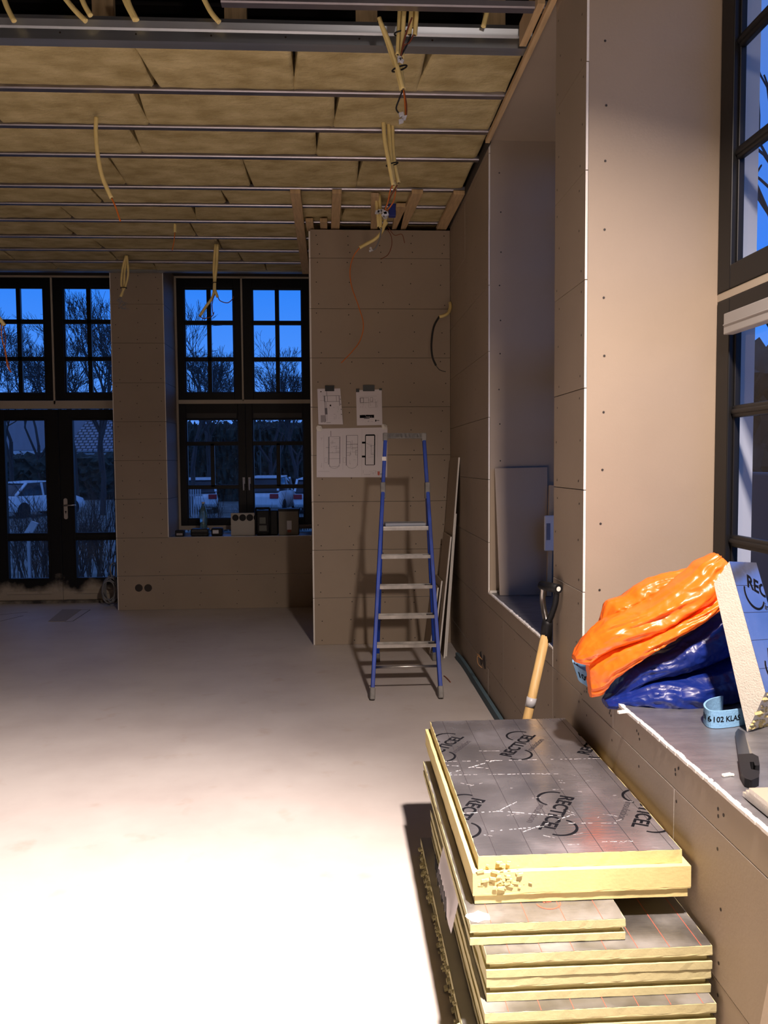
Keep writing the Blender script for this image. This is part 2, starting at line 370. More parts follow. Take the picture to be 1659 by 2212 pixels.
# ------------------------------------------------------------ windows
def ring(mb, x0, x1, z0, z1, wl, wr, wb, wt, y0, y1, mi=0):
    mb.box(x0, x0+wl, y0, y1, z0, z1, mi); mb.box(x1-wr, x1, y0, y1, z0, z1, mi)
    mb.box(x0+wl, x1-wr, y0, y1, z0, z0+wb, mi); mb.box(x0+wl, x1-wr, y0, y1, z1-wt, z1, mi)
def casement(par, x0, x1, z0, z1, gx0, gx1, gz0, gz1, vx, hz, hzpart=None, glass=GLASS, bw=.048, vz=None):
    """sash with glazing bars; returns sash"""
    s = MB(); y0, y1 = YW-.01, YW+.05
    s.box(x0, gx0, y0, y1, z0, z1); s.box(gx1, x1, y0, y1, z0, z1); s.box(gx0, gx1, y0, y1, z0, gz0); s.box(gx0, gx1, y0, y1, gz1, z1)
    # stepped inner bead
    b = .012
    for (a0, a1, c0, c1) in ((gx0, gx0+b, gz0, gz1), (gx1-b, gx1, gz0, gz1), (gx0, gx1, gz0, gz0+b), (gx0, gx1, gz1-b, gz1)): s.box(a0, a1, y0+.02, y1, c0, c1)
    sash = s.build('sash', BLACKP, par, bevel=.003)
    g = MB()
    v0, v1 = vz or (gz0, gz1)
    for x in vx: g.box(x-bw/2, x+bw/2, y0+.008, y1-.006, v0, v1)
    for z in hz: g.box(gx0, gx1, y0+.008, y1-.006, z-bw/2, z+bw/2)
    if g.v: g.build('glazing_bar', BLACKP, sash, bevel=.003)
    p = MB(); p.box(gx0, gx1, YW+.028, YW+.034, gz0, gz1); p.build('pane', glass, sash)
    return sash
# window 1: transom lights over the door
w1 = struct(MB().box(-4.06, -2.44, YW+.01, YW+.09, 3.735, 3.765).build('window_1', BEIGE)); w1.data.update()
f = MB(); ring(f, -4.06, -2.44, 2.25, 3.76, .03, .03, .09, .022, YW-.018, YW+.06); f.box(-3.262, -3.242, YW-.018, YW+.06, 2.3, 3.75)
f.build('window_frame', BEIGE, w1)
casement(w1, -4.03, -3.264, 2.345, 3.737, -3.915, -3.352, 2.427, 3.632, [-3.631], [3.243, 2.82])
casement(w1, -3.24, -2.47, 2.345, 3.737, -3.129, -2.565, 2.427, 3.632, [-2.842], [3.243, 2.82])
# double door
d1 = struct(MB().box(-4.06, -2.44, YW+.0, YW+.09, 0, .03).build('door_1', BEIGE))
def door_paint():
    m = mat('worn_black_door_paint', (.012, .012, .013), .5, spec=.25); n = m.node_tree; b = n.nodes['Principled BSDF']; g = n.nodes.new('ShaderNodeNewGeometry')
    s = n.nodes.new('ShaderNodeSeparateXYZ'); n.links.new(g.outputs['Position'], s.inputs[0])
    t = n.nodes.new('ShaderNodeTexNoise'); t.inputs['Scale'].default_value = 3.5; t.inputs['Detail'].default_value = 7; n.links.new(g.outputs['Position'], t.inputs[0])
    mr = n.nodes.new('ShaderNodeMapRange'); mr.inputs[1].default_value = .05; mr.inputs[2].default_value = .42; mr.inputs[3].default_value = .30; mr.inputs[4].default_value = -.25; n.links.new(s.outputs['Z'], mr.inputs[0])
    ad = n.nodes.new('ShaderNodeMath'); n.links.new(mr.outputs[0], ad.inputs[0]); n.links.new(t.outputs[0], ad.inputs[1])
    r = n.nodes.new('ShaderNodeValToRGB'); n.links.new(ad.outputs[0], r.inputs[0]); e = r.color_ramp.elements
    e[0].position = .50; e[0].color = (.008, .008, .009, 1); e[1].position = .72; e[1].color = (.42, .36, .28, 1); n.links.new(r.outputs[0], b.inputs['Base Color'])
    return m
DOORP = door_paint()
for k, (x0, x1, gx0, gx1) in enumerate(((-4.03, -3.222, -3.83, -3.372), (-3.218, -2.45, -3.058, -2.60))):
    s = MB(); y0, y1 = YW-.012, YW+.05
    s.box(x0, gx0, y0, y1, .03, 2.24); s.box(gx1, x1, y0, y1, .03, 2.24)
    s.box(gx0, gx1, y0, y1, .03, .285); s.box(gx0, gx1, y0, y1, 2.115, 2.24); s.box(gx0, gx1, y0, y1, .725, .812)
    s.box(gx0-.03, gx1+.03, y0-.012, y0, .10, .14)
    for z0, z1 in ((.285, .725), (.812, 2.115)): ring(s, gx0-.018, gx1+.018, z0-.018, z1+.018, .02, .02, .02, .02, y0-.01, y0+.01)
    lf = s.build('door_leaf', DOORP, d1, bevel=.003)
    p = MB(); p.box(gx0, gx1, YW+.02, YW+.026, .285, .725); p.box(gx0, gx1, YW+.02, YW+.026, .812, 2.115); p.build('pane', GLASSD, lf)
    if k:
        h = MB(); c = onY(142, 1099, YW-.02)
        n_ = 12; pts = []
        for i in range(n_): a = math.pi*i/(n_-1); pts.append((c.x+.022*math.cos(a), YW-.022, c.z+.10+.022*math.sin(a)))
        for i in range(n_): a = math.pi+math.pi*i/(n_-1); pts.append((c.x+.022*math.cos(a), YW-.022, c.z-.10+.022*math.sin(a)))
        h.prism(pts, (0, .01, 0)); h.tube([(c.x, YW-.02, c.z+.04), (c.x, YW-.07, c.z+.04)], .010); h.tube([(c.x-.005, YW-.068, c.z+.04), (c.x+.13, YW-.068, c.z+.043)], .009)
        h.disc((c.x, YW-.0235, c.z-.035), (0,-1,0), .010, 10, 1); h.box(c.x-.003, c.x+.003, YW-.0236, YW-.022, c.z-.06, c.z-.035, 1)
        o = h.build('door_handle', [mat('satin_steel', (.60, .58, .55), .35, 1), BLK], lf); o['label'] = 'satin steel lever handle on a long rounded plate'
s = MB(); s.box(-4.03, -2.45, YW-.08, YW+.05, 0, .03); s.build('threshold', mat('stained_threshold', (.03,.028,.026), .7, col2=(.3,.26,.2), scale=9), d1)
# window 2 beside the pier
w2 = struct(MB().box(-1.868, -.27, YW+.01, YW+.09, 3.74, 3.77).build('window_2', BEIGE))
f = MB(); ring(f, -1.868, -.27, .83, 3.76, .026, .03, .05, .022, YW-.018, YW+.06); f.box(-1.85, -.28, YW-.018, YW+.06, 2.30, 2.345); f.box(-1.108, -1.088, YW-.018, YW+.06, 2.33, 3.75)
f.build('window_frame', BEIGE, w2)
casement(w2, -1.842, -1.11, 2.345, 3.737, -1.762, -1.196, 2.427, 3.628, [-1.477], [3.235, 2.815])
casement(w2, -1.086, -.30, 2.345, 3.737, -.978, -.406, 2.427, 3.628, [-.692], [3.235, 2.815])
c1_ = casement(w2, -1.842, -1.078, .875, 2.305, -1.765, -1.163, .955, 2.124, [-1.466], [1.838, 1.331], glass=GLASSD, vz=(1.331, 1.838))
c2_ = casement(w2, -1.076, -.30, .875, 2.305, -.997, -.404, .955, 2.124, [-.70], [1.838, 1.331], glass=GLASSD, vz=(1.331, 1.838))
for cs, x, xa, xb in ((c1_, -1.105, -1.75, -1.18), (c2_, -1.04, -.98, -.42)):
    h = MB(); z = onY(525, 1045, YW).z
    h.tube(spline([(x, YW-.012, z+.05), (x, YW-.05, z+.045), (x, YW-.052, z), (x, YW-.045, z-.075)]), .009, 8); h.box(x-.013, x+.013, YW-.02, YW-.008, z+.0, z+.075)
    h.build('window_handle', WHITEP, cs)
    v = MB(); v.box(xa, xb, YW-.016, YW-.006, 2.135, 2.19); v.build('vent_strip', mat('dark_vent', (.03,.028,.026), .4), cs)

# near right window (plane X)
XN = 1.52
w3 = struct(MB().box(XN+.02, XN+.1, .2, YM, SILL-.01, SILL+.02).build('window_3', BEIGE))
f = MB(); f.box(XN+.02, XN+.1, .2, YM, SILL+.02, 3.66); f.v = []; f.f = []; f.m = []; f.sm = []
f.box(XN+.004, XN+.09, .2, YM, 2.232, 2.262); f.box(XN+.02, XN+.09, YM-.006, YM, SILL, 3.66); f.build('window_frame', BEIGE, w3)
def sashX(par, y0, y1, z0, z1, sw, zb, zt, hz, glass, vy=()):
    s = MB(); x0, x1 = XN, XN+.046
    s.box(x0, x1, y1-sw, y1, z0, z1); s.box(x0, x1, y0, y0+sw, z0, z1); s.box(x0, x1, y0+sw, y1-sw, z0, zb); s.box(x0, x1, y0+sw, y1-sw, zt, z1)
    s.box(x0+.02, x1, y1-sw-.012, y1-sw, zb, zt); s.box(x0+.02, x1, y0+sw, y1-sw, zb, zb+.012)
    sash = s.build('sash', BLACKP, par, bevel=.004)
    g = MB()
    for z in hz:
        g.box(x0+.016, x1, y0+sw, y1-sw, z-.024, z+.024); g.box(x0+.010, x0+.03, y0+sw, y1-sw, z-.011, z+.011)
    for y in vy: g.box(x0+.016, x1, y-.024, y+.024, zb, zt)
    g.build('glazing_bar', BLACKP, sash, bevel=.008)
    p = MB(); p.box(XN+.034, XN+.040, y0+sw, y1-sw, zb, zt); p.build('pane', glass, sash)
    return sash
sashX(w3, 1.75, YM-.008, 2.264, 3.65, .105, 2.355, 3.56, [2.775, 3.19], GLASS, (2.45,))
s3 = sashX(w3, 1.75, YM-.008, SILL+.02, 2.230, .105, .86, 2.12, [1.285, 1.79], GLASS, (2.45,))
sashX(w3, .2, 1.74, 2.264, 3.65, .105, 2.355, 3.56, [2.775, 3.19], GLASS)
sashX(w3, .2, 1.74, SILL+.02, 2.230, .105, .86, 2.12, [1.285, 1.79], GLASS)
b = MB(); b.box(XN-.028, XN+.012, 1.85, YM-.125, 2.085, 2.165); b.box(XN-.032, XN+.0, 1.85, YM-.125, 2.118, 2.124)
bo = tag(b.build('roller_blind', mat('blind_cassette', (.34,.33,.32), .45), None, bevel=.004), 'grey blind cassette fixed across the head of the lower right window', 'blind')
# far niche window
w4 = struct(MB().box(XN+.02, XN+.09, YN0, YN1, SILL, SILL+.03).build('window_4', BEIGE))
sashX(w4, YN0+.005, YN1-.005, 2.264, 3.65, .105, 2.355, 3.56, [2.775, 3.19], GLASS, (4.57,))
sashX(w4, YN0+.005, YN1-.005, SILL+.03, 2.25, .105, .86, 2.12, [1.285, 1.79], GLASS, (4.57,))

# ============================================================ CEILING
rail_y = [4.735, 5.24, 5.715, 6.35, 6.77, 7.215, 7.72, 8.18, 8.65]
rail_lab = ['nearest the deep steel channel', 'second back from the deep channel', 'third back from the deep channel', 'fourth back, crossing above the short battens', 'fifth back, at the battens over the pier', 'sixth back, level with the pier top', 'seventh back, beyond the pier front', 'eighth back, towards the window wall', 'last one before the window wall']
def rail(y, x0, x1, lab, h=.027, wdt=.05, tilt=0):
    m = MB()
    m.prism([(x0, y, CZ+.003), (x0, y, CZ+h), (x0, y+.004, CZ+h), (x0, y+.006, CZ+.002), (x0, y+wdt-.006, CZ+.002), (x0, y+wdt-.004, CZ+h), (x0, y+wdt, CZ+h), (x0, y+wdt, CZ+.003), (x0, y+wdt-.004, CZ-.004), (x0, y+.004, CZ-.004)], (x1-x0, -.01, 0))
    return tag(m.build('ceiling_rail', RAILM), lab, 'ceiling rail', 'galvanised rails across the ceiling')
for i, y in enumerate(rail_y): rail(y, XL, W-.003, 'thin galvanised ceiling rail across the insulation, '+rail_lab[i])
rail(3.835, -.5, W-.01, 'galvanised ceiling rail at the very top edge, nearest the camera')
def channel(y, lab, x1=W-.003):
    c = thing('steel_channel', lab, 'channel', (0, y, CZ))
    m = MB(); x0 = XL
    # rolled web with a rounded upper half and a return lip
    prof = [(y, CZ), (y, CZ+.045), (y-.006, CZ+.055), (y-.014, CZ+.085), (y-.008, CZ+.105), (y+.004, CZ+.112), (y+.004, CZ+.107), (y-.004, CZ+.10), (y-.008, CZ+.085), (y, CZ+.057), (y+.006, CZ+.047), (y+.006, CZ+.004), (y+.075, CZ+.004), (y+.075, CZ-.002), (y, CZ-.002)]
    m.prism([(x0, a, b) for a, b in prof], (x1-x0, 0, 0))
    for k in range(16): m.disc((W-.5-k*.36, y-.0015, CZ+.028), (0, -1, 0), .005, 7, 1)
    m.build('channel_profile', [ZINC, SCREW], c); return c
channel(4.195, 'deep galvanised steel channel spanning the ceiling in front of the insulation')
channel(9.06, 'dark steel channel running along the top of the window wall', -.24)
# mineral wool batts
rows_y = [4.27]+rail_y+[9.06]
bn = 0
for r in range(len(rows_y)-1):
    y0 = rows_y[r]+(.055 if r else .01); y1 = rows_y[r+1]-.004
    rnd = random.Random(40+r); x = W-.02
    cuts = []
    if r == 0: cuts = [.47, -.23+.02, -.98, -1.8]
    x = W-.02; k = 0
    while x > XL:
        wd = rnd.uniform(.78, 1.25)
        if r == 0: x2 = (cuts[k] if k < 4 else x-.9)
        else: x2 = x-wd
        x2 = max(x2, XL)
        dz = rnd.uniform(-.003, .005); sk = rnd.uniform(-.06, .03)
        m = MB(); nx, ny = 16, 7; g = []; FX = [0, .012, .03]+[.03+.94*q_/12 for q_ in range(1, 12)]+[.97, .988, 1]; FY = [0, .03, .08, .35, .65, .92, .97, 1]
        for j in range(ny+1):
            for i in range(nx+1):
                fx, fy = FX[i], FY[j]
                xx = x2+.006+(x-x2-.012)*fx+(sk*(fy-.5) if i < 3 else 0); yy = y0+(y1-y0)*fy
                if j in (0, ny): yy += rnd.uniform(-.006, .006)
                edge = (i in (0, nx)); zz = CZ+.010+dz+rnd.uniform(-.003, .003)+(.012 if edge else 0)+(.012 if j in (0, ny) else 0)
                g.append(V((xx, yy, zz)))
        n0 = len(g); top = [V((p.x, p.y, CZ+.12)) for p in g]
        fs = [(j*(nx+1)+i, (j+1)*(nx+1)+i, (j+1)*(nx+1)+i+1, j*(nx+1)+i+1) for j in range(ny) for i in range(nx)]
        m.add(g, fs, 0, True)
        per = [i for i in range(nx+1)]+[j*(nx+1)+nx for j in range(1, ny+1)]+[ny*(nx+1)+i for i in range(nx-1, -1, -1)]+[j*(nx+1) for j in range(ny-1, 0, -1)]
        m.add([g[i] for i in per]+[top[i] for i in per], [[i, (i+1) % len(per), len(per)+(i+1) % len(per), len(per)+i] for i in range(len(per))]+[[len(per)+i for i in range(len(per))]], 0)
        tag(m.build('insulation_batt', WOOL), 'brown mineral wool batt in the '+['nearest ceiling row', 'second ceiling row', 'third ceiling row', 'fourth ceiling row', 'fifth ceiling row', 'sixth ceiling row', 'seventh ceiling row', 'eighth ceiling row', 'ninth ceiling row', 'farthest ceiling row'][r]+', '+['touching the right wall', 'second from the right wall', 'third from the right wall', 'fourth from the right wall', 'fifth from the right wall', 'sixth from the right wall', 'seventh from the right wall', 'eighth from the right wall', 'leftmost'][min(k, 8)], 'insulation batt', 'mineral wool batts between the ceiling rails')
        x = x2; k += 1
# joist hangers above the first channel
for i, (a, b) in enumerate(((198, 245), (484, 532), (768, 815), (1045, 1092))):
    p, q = onY(a, 20, 4.33), onY(b, 20, 4.33)
    m = MB(); m.box(p.x, q.x, 4.33, 4.37, CZ+.04, 4.33)
    tag(m.build('timber_hanger', WOODD, bevel=.002), 'upright timber hanger above the deep steel channel, '+['leftmost', 'second from the left', 'with a dark knot, left of the conduits', 'rightmost'][i], 'timber', 'timber hangers above the channel')
m = MB(); p, q = onY(-300, 22, 4.6), onY(560, 22, 4.6); m.box(p.x, q.x, 4.55, 4.61, CZ+.10, CZ+.19); tag(m.build('timber_beam', WOODD), 'dark horizontal timber in the ceiling void behind the hangers', 'timber')
m = MB(); m.box(XL, W, 6.0, 6.12, 3.95, 4.33); tag(m.build('timber_beam', WOODD), 'dark deep timber beam far back in the ceiling void', 'timber')
# battens below the rails over the pier
def batten(a, b, wpx, z, lab, y1=None, t=.03):
    p, q = onZ(*a, z), onZ(*b, z); wd = wpx
    m = MB(); m.box(-wd/2, wd/2, 0, (q-p).length, 0, t); ang = math.atan2(-(q.x-p.x), q.y-p.y)
    c, s_ = math.cos(ang), math.sin(ang); m.v = [V((p.x+v.x*c-v.y*s_, p.y+v.x*s_+v.y*c, z+v.z)) for v in m.v]
    return tag(m.build('ceiling_batten', WOOD, bevel=.002), lab, 'batten', 'timber battens over the pier')
batten((638, 418), (661, 592), .078, 3.612, 'long timber batten passing left of the pier under the ceiling')
batten((728, 418), (724, 499), .072, 3.612, 'timber batten over the pier, second from its left corner')
batten((810, 425), (808, 499), .060, 3.612, 'timber batten over the pier behind the hanging conduits')
batten((866, 447), (856, 499), .075, 3.612, 'short timber batten over the pier beside the blue box')
batten((902, 418), (864, 499), .085, 3.612, 'slanting timber batten over the pier right of the blue box')
batten((992, 420), (952, 499), .085, 3.612, 'rightmost timber batten over the pier, next to the right wall')
batten((668, 479), (671, 499), .062, 3.612, 'small timber block at the pier top corner')
batten((699, 479), (700, 499), .060, 3.612, 'small timber block on the pier top, second from the corner')
# laths along the right wall
m = MB(); m.box(W-.034, W-.006, 3.3, 5.33, CZ-.034, CZ-.008); tag(m.build('ceiling_lath', WOOD, bevel=.002), 'long pale lath along the top edge of the right wall', 'lath')
m = MB(); m.box(W-.075, W-.04, 3.78, 4.16, CZ-.01, CZ+.10); tag(m.build('ceiling_lath', WOOD, bevel=.002), 'short pale timber beside the long lath at the channel end', 'lath')
m = MB(); m.box(W-.010, W+.002, 5.33, YP, CZ-.03, CZ+.02); struct(m.build('dark_gap_strip', CORE))  # dark of the open gap along the ceiling edge, put in as a strip

# ============================================================ LADDER
ladder = thing('step_ladder', 'blue and aluminium platform step ladder standing in front of the pier', 'ladder', (.44, 6.0, 0))
def fy(z): return 5.50+.40*z           # front stile line
def LP(x, y, Y): return onY(x, y, Y)
FL = [LP(804, 1500, 5.52), LP(827, 1058, 6.08)]; FRr = [LP(952, 1500, 5.52), LP(923, 1058, 6.08)]
TL = LP(832.5, 945, 6.20); TR = LP(915.5, 945, 6.20)
RL, RRr = LP(816, 1424, 6.60), LP(938, 1424, 6.60)
for a, b in (FL, FRr):
    a = V((a.x, a.y, .03)); m = MB(); m.bar(a, b, .026, .062, (0, 1, 0)); o = m.build('front_stile', BLUEA, ladder, bevel=.004)
    f = MB(); f.bar(a+V((0, -.005, -.03)), a+(b-a)*.035, .036, .08, (0, 1, 0)); f.build('foot', PLAST, o, bevel=.008)
for (a, b) in ((FL[1], TL), (FRr[1], TR)):
    m = MB(); m.bar(a, b, .026, .04); m.build('guard_rail', BLUEA, ladder, bevel=.004)
    m = MB(); m.bar(a+V((0, -.004, -.065)), a+V((0, .002, .055)), .036, .075); m.build('hinge_bracket', PLAST, ladder, bevel=.006)
for a, top in ((RL, FL[1]), (RRr, FRr[1])):
    t = V((top.x, 6.12, top.z)); a = V((a.x, 6.60, .03))
    m = MB(); m.bar(a, t, .024, .045); o = m.build('rear_leg', BLUEA, ladder, bevel=.004)
    f = MB(); f.bar(a+V((0, 0, -.03)), a+(t-a)*.035, .034, .06); f.build('foot', PLAST, o, bevel=.008)
def stx(z):  # stile x at height z
    k = (z-.03)/(FL[1].z-.03); return FL[0].x+(FL[1].x-FL[0].x)*k, FRr[0].x+(FRr[1].x-FRr[0].x)*k, 5.52+(6.08-5.52)*k
for zpx in (1389, 1327, 1263, 1198):
    z = .4
    for _ in range(8): y = stx(z)[2]; z = LP(880, zpx, y).z
    a, b, y = stx(z); m = MB(); m.box(a+.012, b-.012, y-.035, y+.05, z-.022, z-.018); m.box(a+.012, b-.012, y-.038, y-.034, z-.024, z+.0); m.box(a+.012, b-.012, y+.048, y+.052, z-.022, z)
    for k in range(5): m.box(a+.012, b-.012, y-.03+k*.016, y-.024+k*.016, z-.018, z-.013)
    m.build('step', ALU, ladder)
    e_ = MB(); e_.box(b-.06, b-.014, y-.02, y+.035, z-.012, z-.006); e_.build('step_cap', BLK, ladder)
a, b, y = stx(1.15); z = LP(880, 1136, y).z
m = MB(); m.box(a+.012, b-.012, y-.05, y+.17, z-.03, z); m.box(a+.03, b-.03, y-.03, y+.15, z, z+.022, 1); m.build('platform', [ALU, mat('platform_pad', (.30,.32,.36), .5)], ladder, bevel=.003)
a, b, y = stx(.22); z = LP(880, 1440, y).z
m = MB(); m.tube([(a, y, z), (b, y, z)], .009, 8); m.build('cross_rod', ALU, ladder)
m = MB(); m.bar((TL.x-.012, 6.20, TL.z+.012), (TR.x+.012, 6.20, TR.z+.012), .05, .04, (0, 0, 1)); m.v = m.v
m.box(TL.x, TR.x, 6.175, 6.178, TL.z-.005, TL.z+.03, 1)
m.build('top_bar', [PLAST, mat('paint_spattered_bar', (.34,.28,.21), .7, col2=(.80,.70,.58), scale=30)], ladder, bevel=.004)
for t in (TL, TR):
    m = MB(); m.bar(t+V((0, 0, -.03)), t+V((0, 0, .035)), .036, .055); m.build('corner_joint', PLAST, ladder, bevel=.006)
p = LP(829, 990, 6.15); m = MB(); m.box(p.x-.016, p.x+.016, 6.115, 6.165, p.z-.018, p.z+.012); o = m.build('tape_wrap', GYPS, ladder); o['label'] = 'pale tape wrapped round the guard rail'

# ============================================================ PAPERS ON THE PIER
def sheet(c4, name, label, strokes, extras=(), fold=False):
    P = [onY(x, y, YP-.004) for x, y in c4]
    t = thing(name, label, 'drawing', (P[3]+P[2])/2)
    nx, ny = 10, 10; vs = []
    def at(u, v, off=0):
        a = P[0]*(1-u)+P[1]*u; b = P[3]*(1-u)+P[2]*u; q = a*(1-v)+b*v
        return V((q.x, YP-.004-off-.006*abs(math.sin(u*5+1))*v*(1 if fold else .3)-(.012*v*u if fold else 0), q.z))
    m = MB(); g = [at(i/nx, j/ny) for j in range(ny+1) for i in range(nx+1)]; g2 = [p+V((0, .0006, 0)) for p in g]
    m.add(g, [(j*(nx+1)+i, j*(nx+1)+i+1, (j+1)*(nx+1)+i+1, (j+1)*(nx+1)+i) for j in range(ny) for i in range(nx)], 0, True)
    m.add(g2, [((j+1)*(nx+1)+i, (j+1)*(nx+1)+i+1, j*(nx+1)+i+1, j*(nx+1)+i) for j in range(ny) for i in range(nx)], 0, True)
    m.build('paper', PAPER, t)
    s = MB()
    for (u0, v0, u1, v1, wd, mi) in strokes:
        n = max(1, int(max(abs(u1-u0), abs(v1-v0))*10)); prev = None
        d = V((u1-u0, 0, v1-v0))
        for k in range(n):
            a = at(u0+(u1-u0)*k/n, v0+(v1-v0)*k/n, .0012); b = at(u0+(u1-u0)*(k+1)/n, v0+(v1-v0)*(k+1)/n, .0012)
            dd = (b-a).normalized(); nn = V((-dd.z, 0, dd.x))*wd/2
            s.add([a-nn, b-nn, b+nn, a+nn], [(0, 1, 2, 3)], mi)
    s.build('printed_plan', [LINE, GREYP, INK, REDI], t)
    return t, at
def R4(u0, v0, u1, v1, wd=.0022, mi=0): return [(u0, v0, u1, v0, wd, mi), (u1, v0, u1, v1, wd, mi), (u1, v1, u0, v1, wd, mi), (u0, v1, u0, v0, wd, mi)]
def fill(u0, v0, u1, v1, mi, H): return [(u0, (v0+v1)/2, u1, (v0+v1)/2, abs(v1-v0)*H, mi)]
rnd = random.Random(5)
def clutter(u0, v0, u1, v1, n, wd=.0014):
    out = []
    for _ in range(n):
        u, v = rnd.uniform(u0, u1), rnd.uniform(v0, v1)
        if rnd.random() < .5: out.append((u, v, min(u1, u+rnd.uniform(.02, .1)), v, wd, rnd.choice((0, 1, 1))))
        else: out.append((u, v, u, min(v1, v+rnd.uniform(.02, .1)), wd, rnd.choice((0, 1, 1))))
    return out
H3 = .42
st = []
st += R4(.18, .17, .32, .78, .002, 0)+[(.17, .17, .17, .74, .006, 0), (.33, .17, .33, .72, .004, 0), (.33, .62, .17, .62, .002, 0), (.16, .50, .33, .50, .002, 0)]
st += [(.18, .74, .20, .80, .002, 0), (.20, .80, .25, .82, .002, 0), (.25, .82, .30, .80, .002, 0), (.30, .80, .32, .74, .002, 0), (.13, .39, .18, .39, .003, 0), (.20, .05, .20, .16, .004, 0)]
st += R4(.42, .15, .58, .33, .003)+[(.42, .15, .42, .76, .006, 0), (.58, .33, .58, .76, .003, 0), (.50, .25, .50, .42, .002, 0), (.50, .40, .58, .40, .003, 0)]+R4(.42, .28, .48, .40, .002)+R4(.42, .50, .48, .55, .002)+R4(.55, .45, .58, .55, .002)
st += [(.42, .74, .45, .80, .002, 0), (.45, .80, .50, .82, .002, 0), (.50, .82, .55, .80, .002, 0), (.55, .80, .58, .74, .002, 0)]
st += [(.69, .15, .82, .15, .012, 2), (.82, .15, .82, .75, .009, 2), (.69, .15, .69, .75, .007, 2), (.69, .75, .82, .75, .005, 2)]+R4(.77, .36, .82, .54, .002)+[(.70, .31, .77, .36, .002, 0), (.64, .30, .69, .30, .016, 2), (.64, .58, .69, .58, .016, 2)]
st += R4(.115, .60, .15, .70, .0015, 1)+R4(.375, .60, .41, .70, .0015, 1)+[(.64, .02, .64, .98, .001, 1), (.02, .88, .18, .88, .0015, 1), (.10, .14, .10, .84, .001, 1), (.37, .14, .37, .84, .001, 1), (.86, .14, .86, .6, .001, 1)]
st += clutter(.18, .18, .33, .5, 16)+clutter(.42, .3, .58, .74, 20)+clutter(.70, .25, .81, .6, 10)+clutter(.66, .84, .95, .95, 12)+clutter(.05, .1, .09, .8, 5)
st += [(.865, .915, .895, .915, .028, 3), (.87, .945, .89, .945, .014, 3), (.90, .93, .95, .93, .003, 0), (.90, .945, .94, .945, .003, 0)]
sh, at = sheet([(684, 926), (837, 923), (836, 1031), (684, 1031)], 'construction_drawing', 'wide printed sheet with three floor plans taped on the pier beside the ladder', st)
for (x, y, nm) in ((690, 925, 'left'), (831, 922, 'right')):
    m = MB(); c = onY(x, y, YP-.008); rn = random.Random(x)
    pts = [c+V((math.cos(a)*rn.uniform(.020, .032), 0, math.sin(a)*rn.uniform(.020, .034))) for a in [k*math.pi/4.5 for k in range(9)]]
    m.add([c+V((0, -.014, 0))]+[p+V((0, rn.uniform(-.008, .004), 0)) for p in pts]+[p+V((0, .007, 0)) for p in pts], [(0, 1+k, 1+(k+1) % 9) for k in range(9)]+[(1+k, 10+k, 10+(k+1) % 9, 1+(k+1) % 9) for k in range(9)])
    m.build('crumpled_tape', mat('shiny_white_tape', (.80,.77,.70), .3), sh)
st = R4(.28, .20, .92, .36, .003)+R4(.28, .20, .42, .36, .003)+R4(.80, .20, .92, .36, .003)+[(.30, .20, .30, .92, .004, 0), (.36, .38, .36, .90, .002, 0), (.92, .2, .92, .48, .005, 0), (.10, .33, .3, .33, .002, 1), (.22, .20, .98, .20, .002, 0), (.40, .06, .40, .20, .004, 0), (.32, .95, .50, .95, .003, 0)]
st += fill(.10, .72, .30, .96, 1, .26)+[(.335, .54, .335, .72, .022, 0), (.50, .47, .56, .47, .014, 2), (.12, .08, .18, .08, .007, 2)]+clutter(.4, .5, .95, .9, 12)
for v in (.30, .44, .58, .72): st.append((.95, v, .99, v, .007, 0))
t_, at_ = sheet([(685.5, 840), (735, 839), (741, 917), (688, 917)], 'construction_drawing', 'curling white plan page hung by black tape on the pier, upper left', st, fold=True)
st = R4(.16, .22, .48, .36, .002)+R4(.55, .22, .64, .34, .002)+R4(.16, .22, .28, .36, .004)+R4(.48, .36, .80, .50, .0015, 1)+[(.76, .34, .76, .50, .004, 1), (.15, .22, .15, .34, .004, 0), (.12, .18, .8, .18, .0015, 1)]+clutter(.15, .2, .85, .5, 22)
st += fill(.12, .70, .68, .80, 2, .26)+[(.20, .715, .45, .715, .008, 1), (.28, .80, .5, .80, .01, 0), (.35, .765, .6, .765, .006, 1), (.72, .875, .76, .875, .018, 2), (.74, .87, .88, .87, .006, 0)]+clutter(.3, .86, .65, .92, 5)
t2_, at2 = sheet([(769, 843), (824.5, 841), (826, 918), (771, 919)], 'construction_drawing', 'white plan page with a dark photo strip, taped right of the curling page', st)
TAPE = mat('black_tape', (.02, .022, .022), .3)
for tt, (x0, x1, y0, y1) in ((t_, (702, 722, 833, 845)), (t2_, (784, 809, 832, 845)), (t2_, (769, 776, 840, 847)), (t2_, (819, 825, 839, 843))):
    p, q = onY(x0, y0, YP-.008), onY(x1, y1, YP-.008); m = MB(); m.box(p.x, q.x, YP-.0105, YP-.0005, q.z, p.z); m.build('black_tape', TAPE, tt)

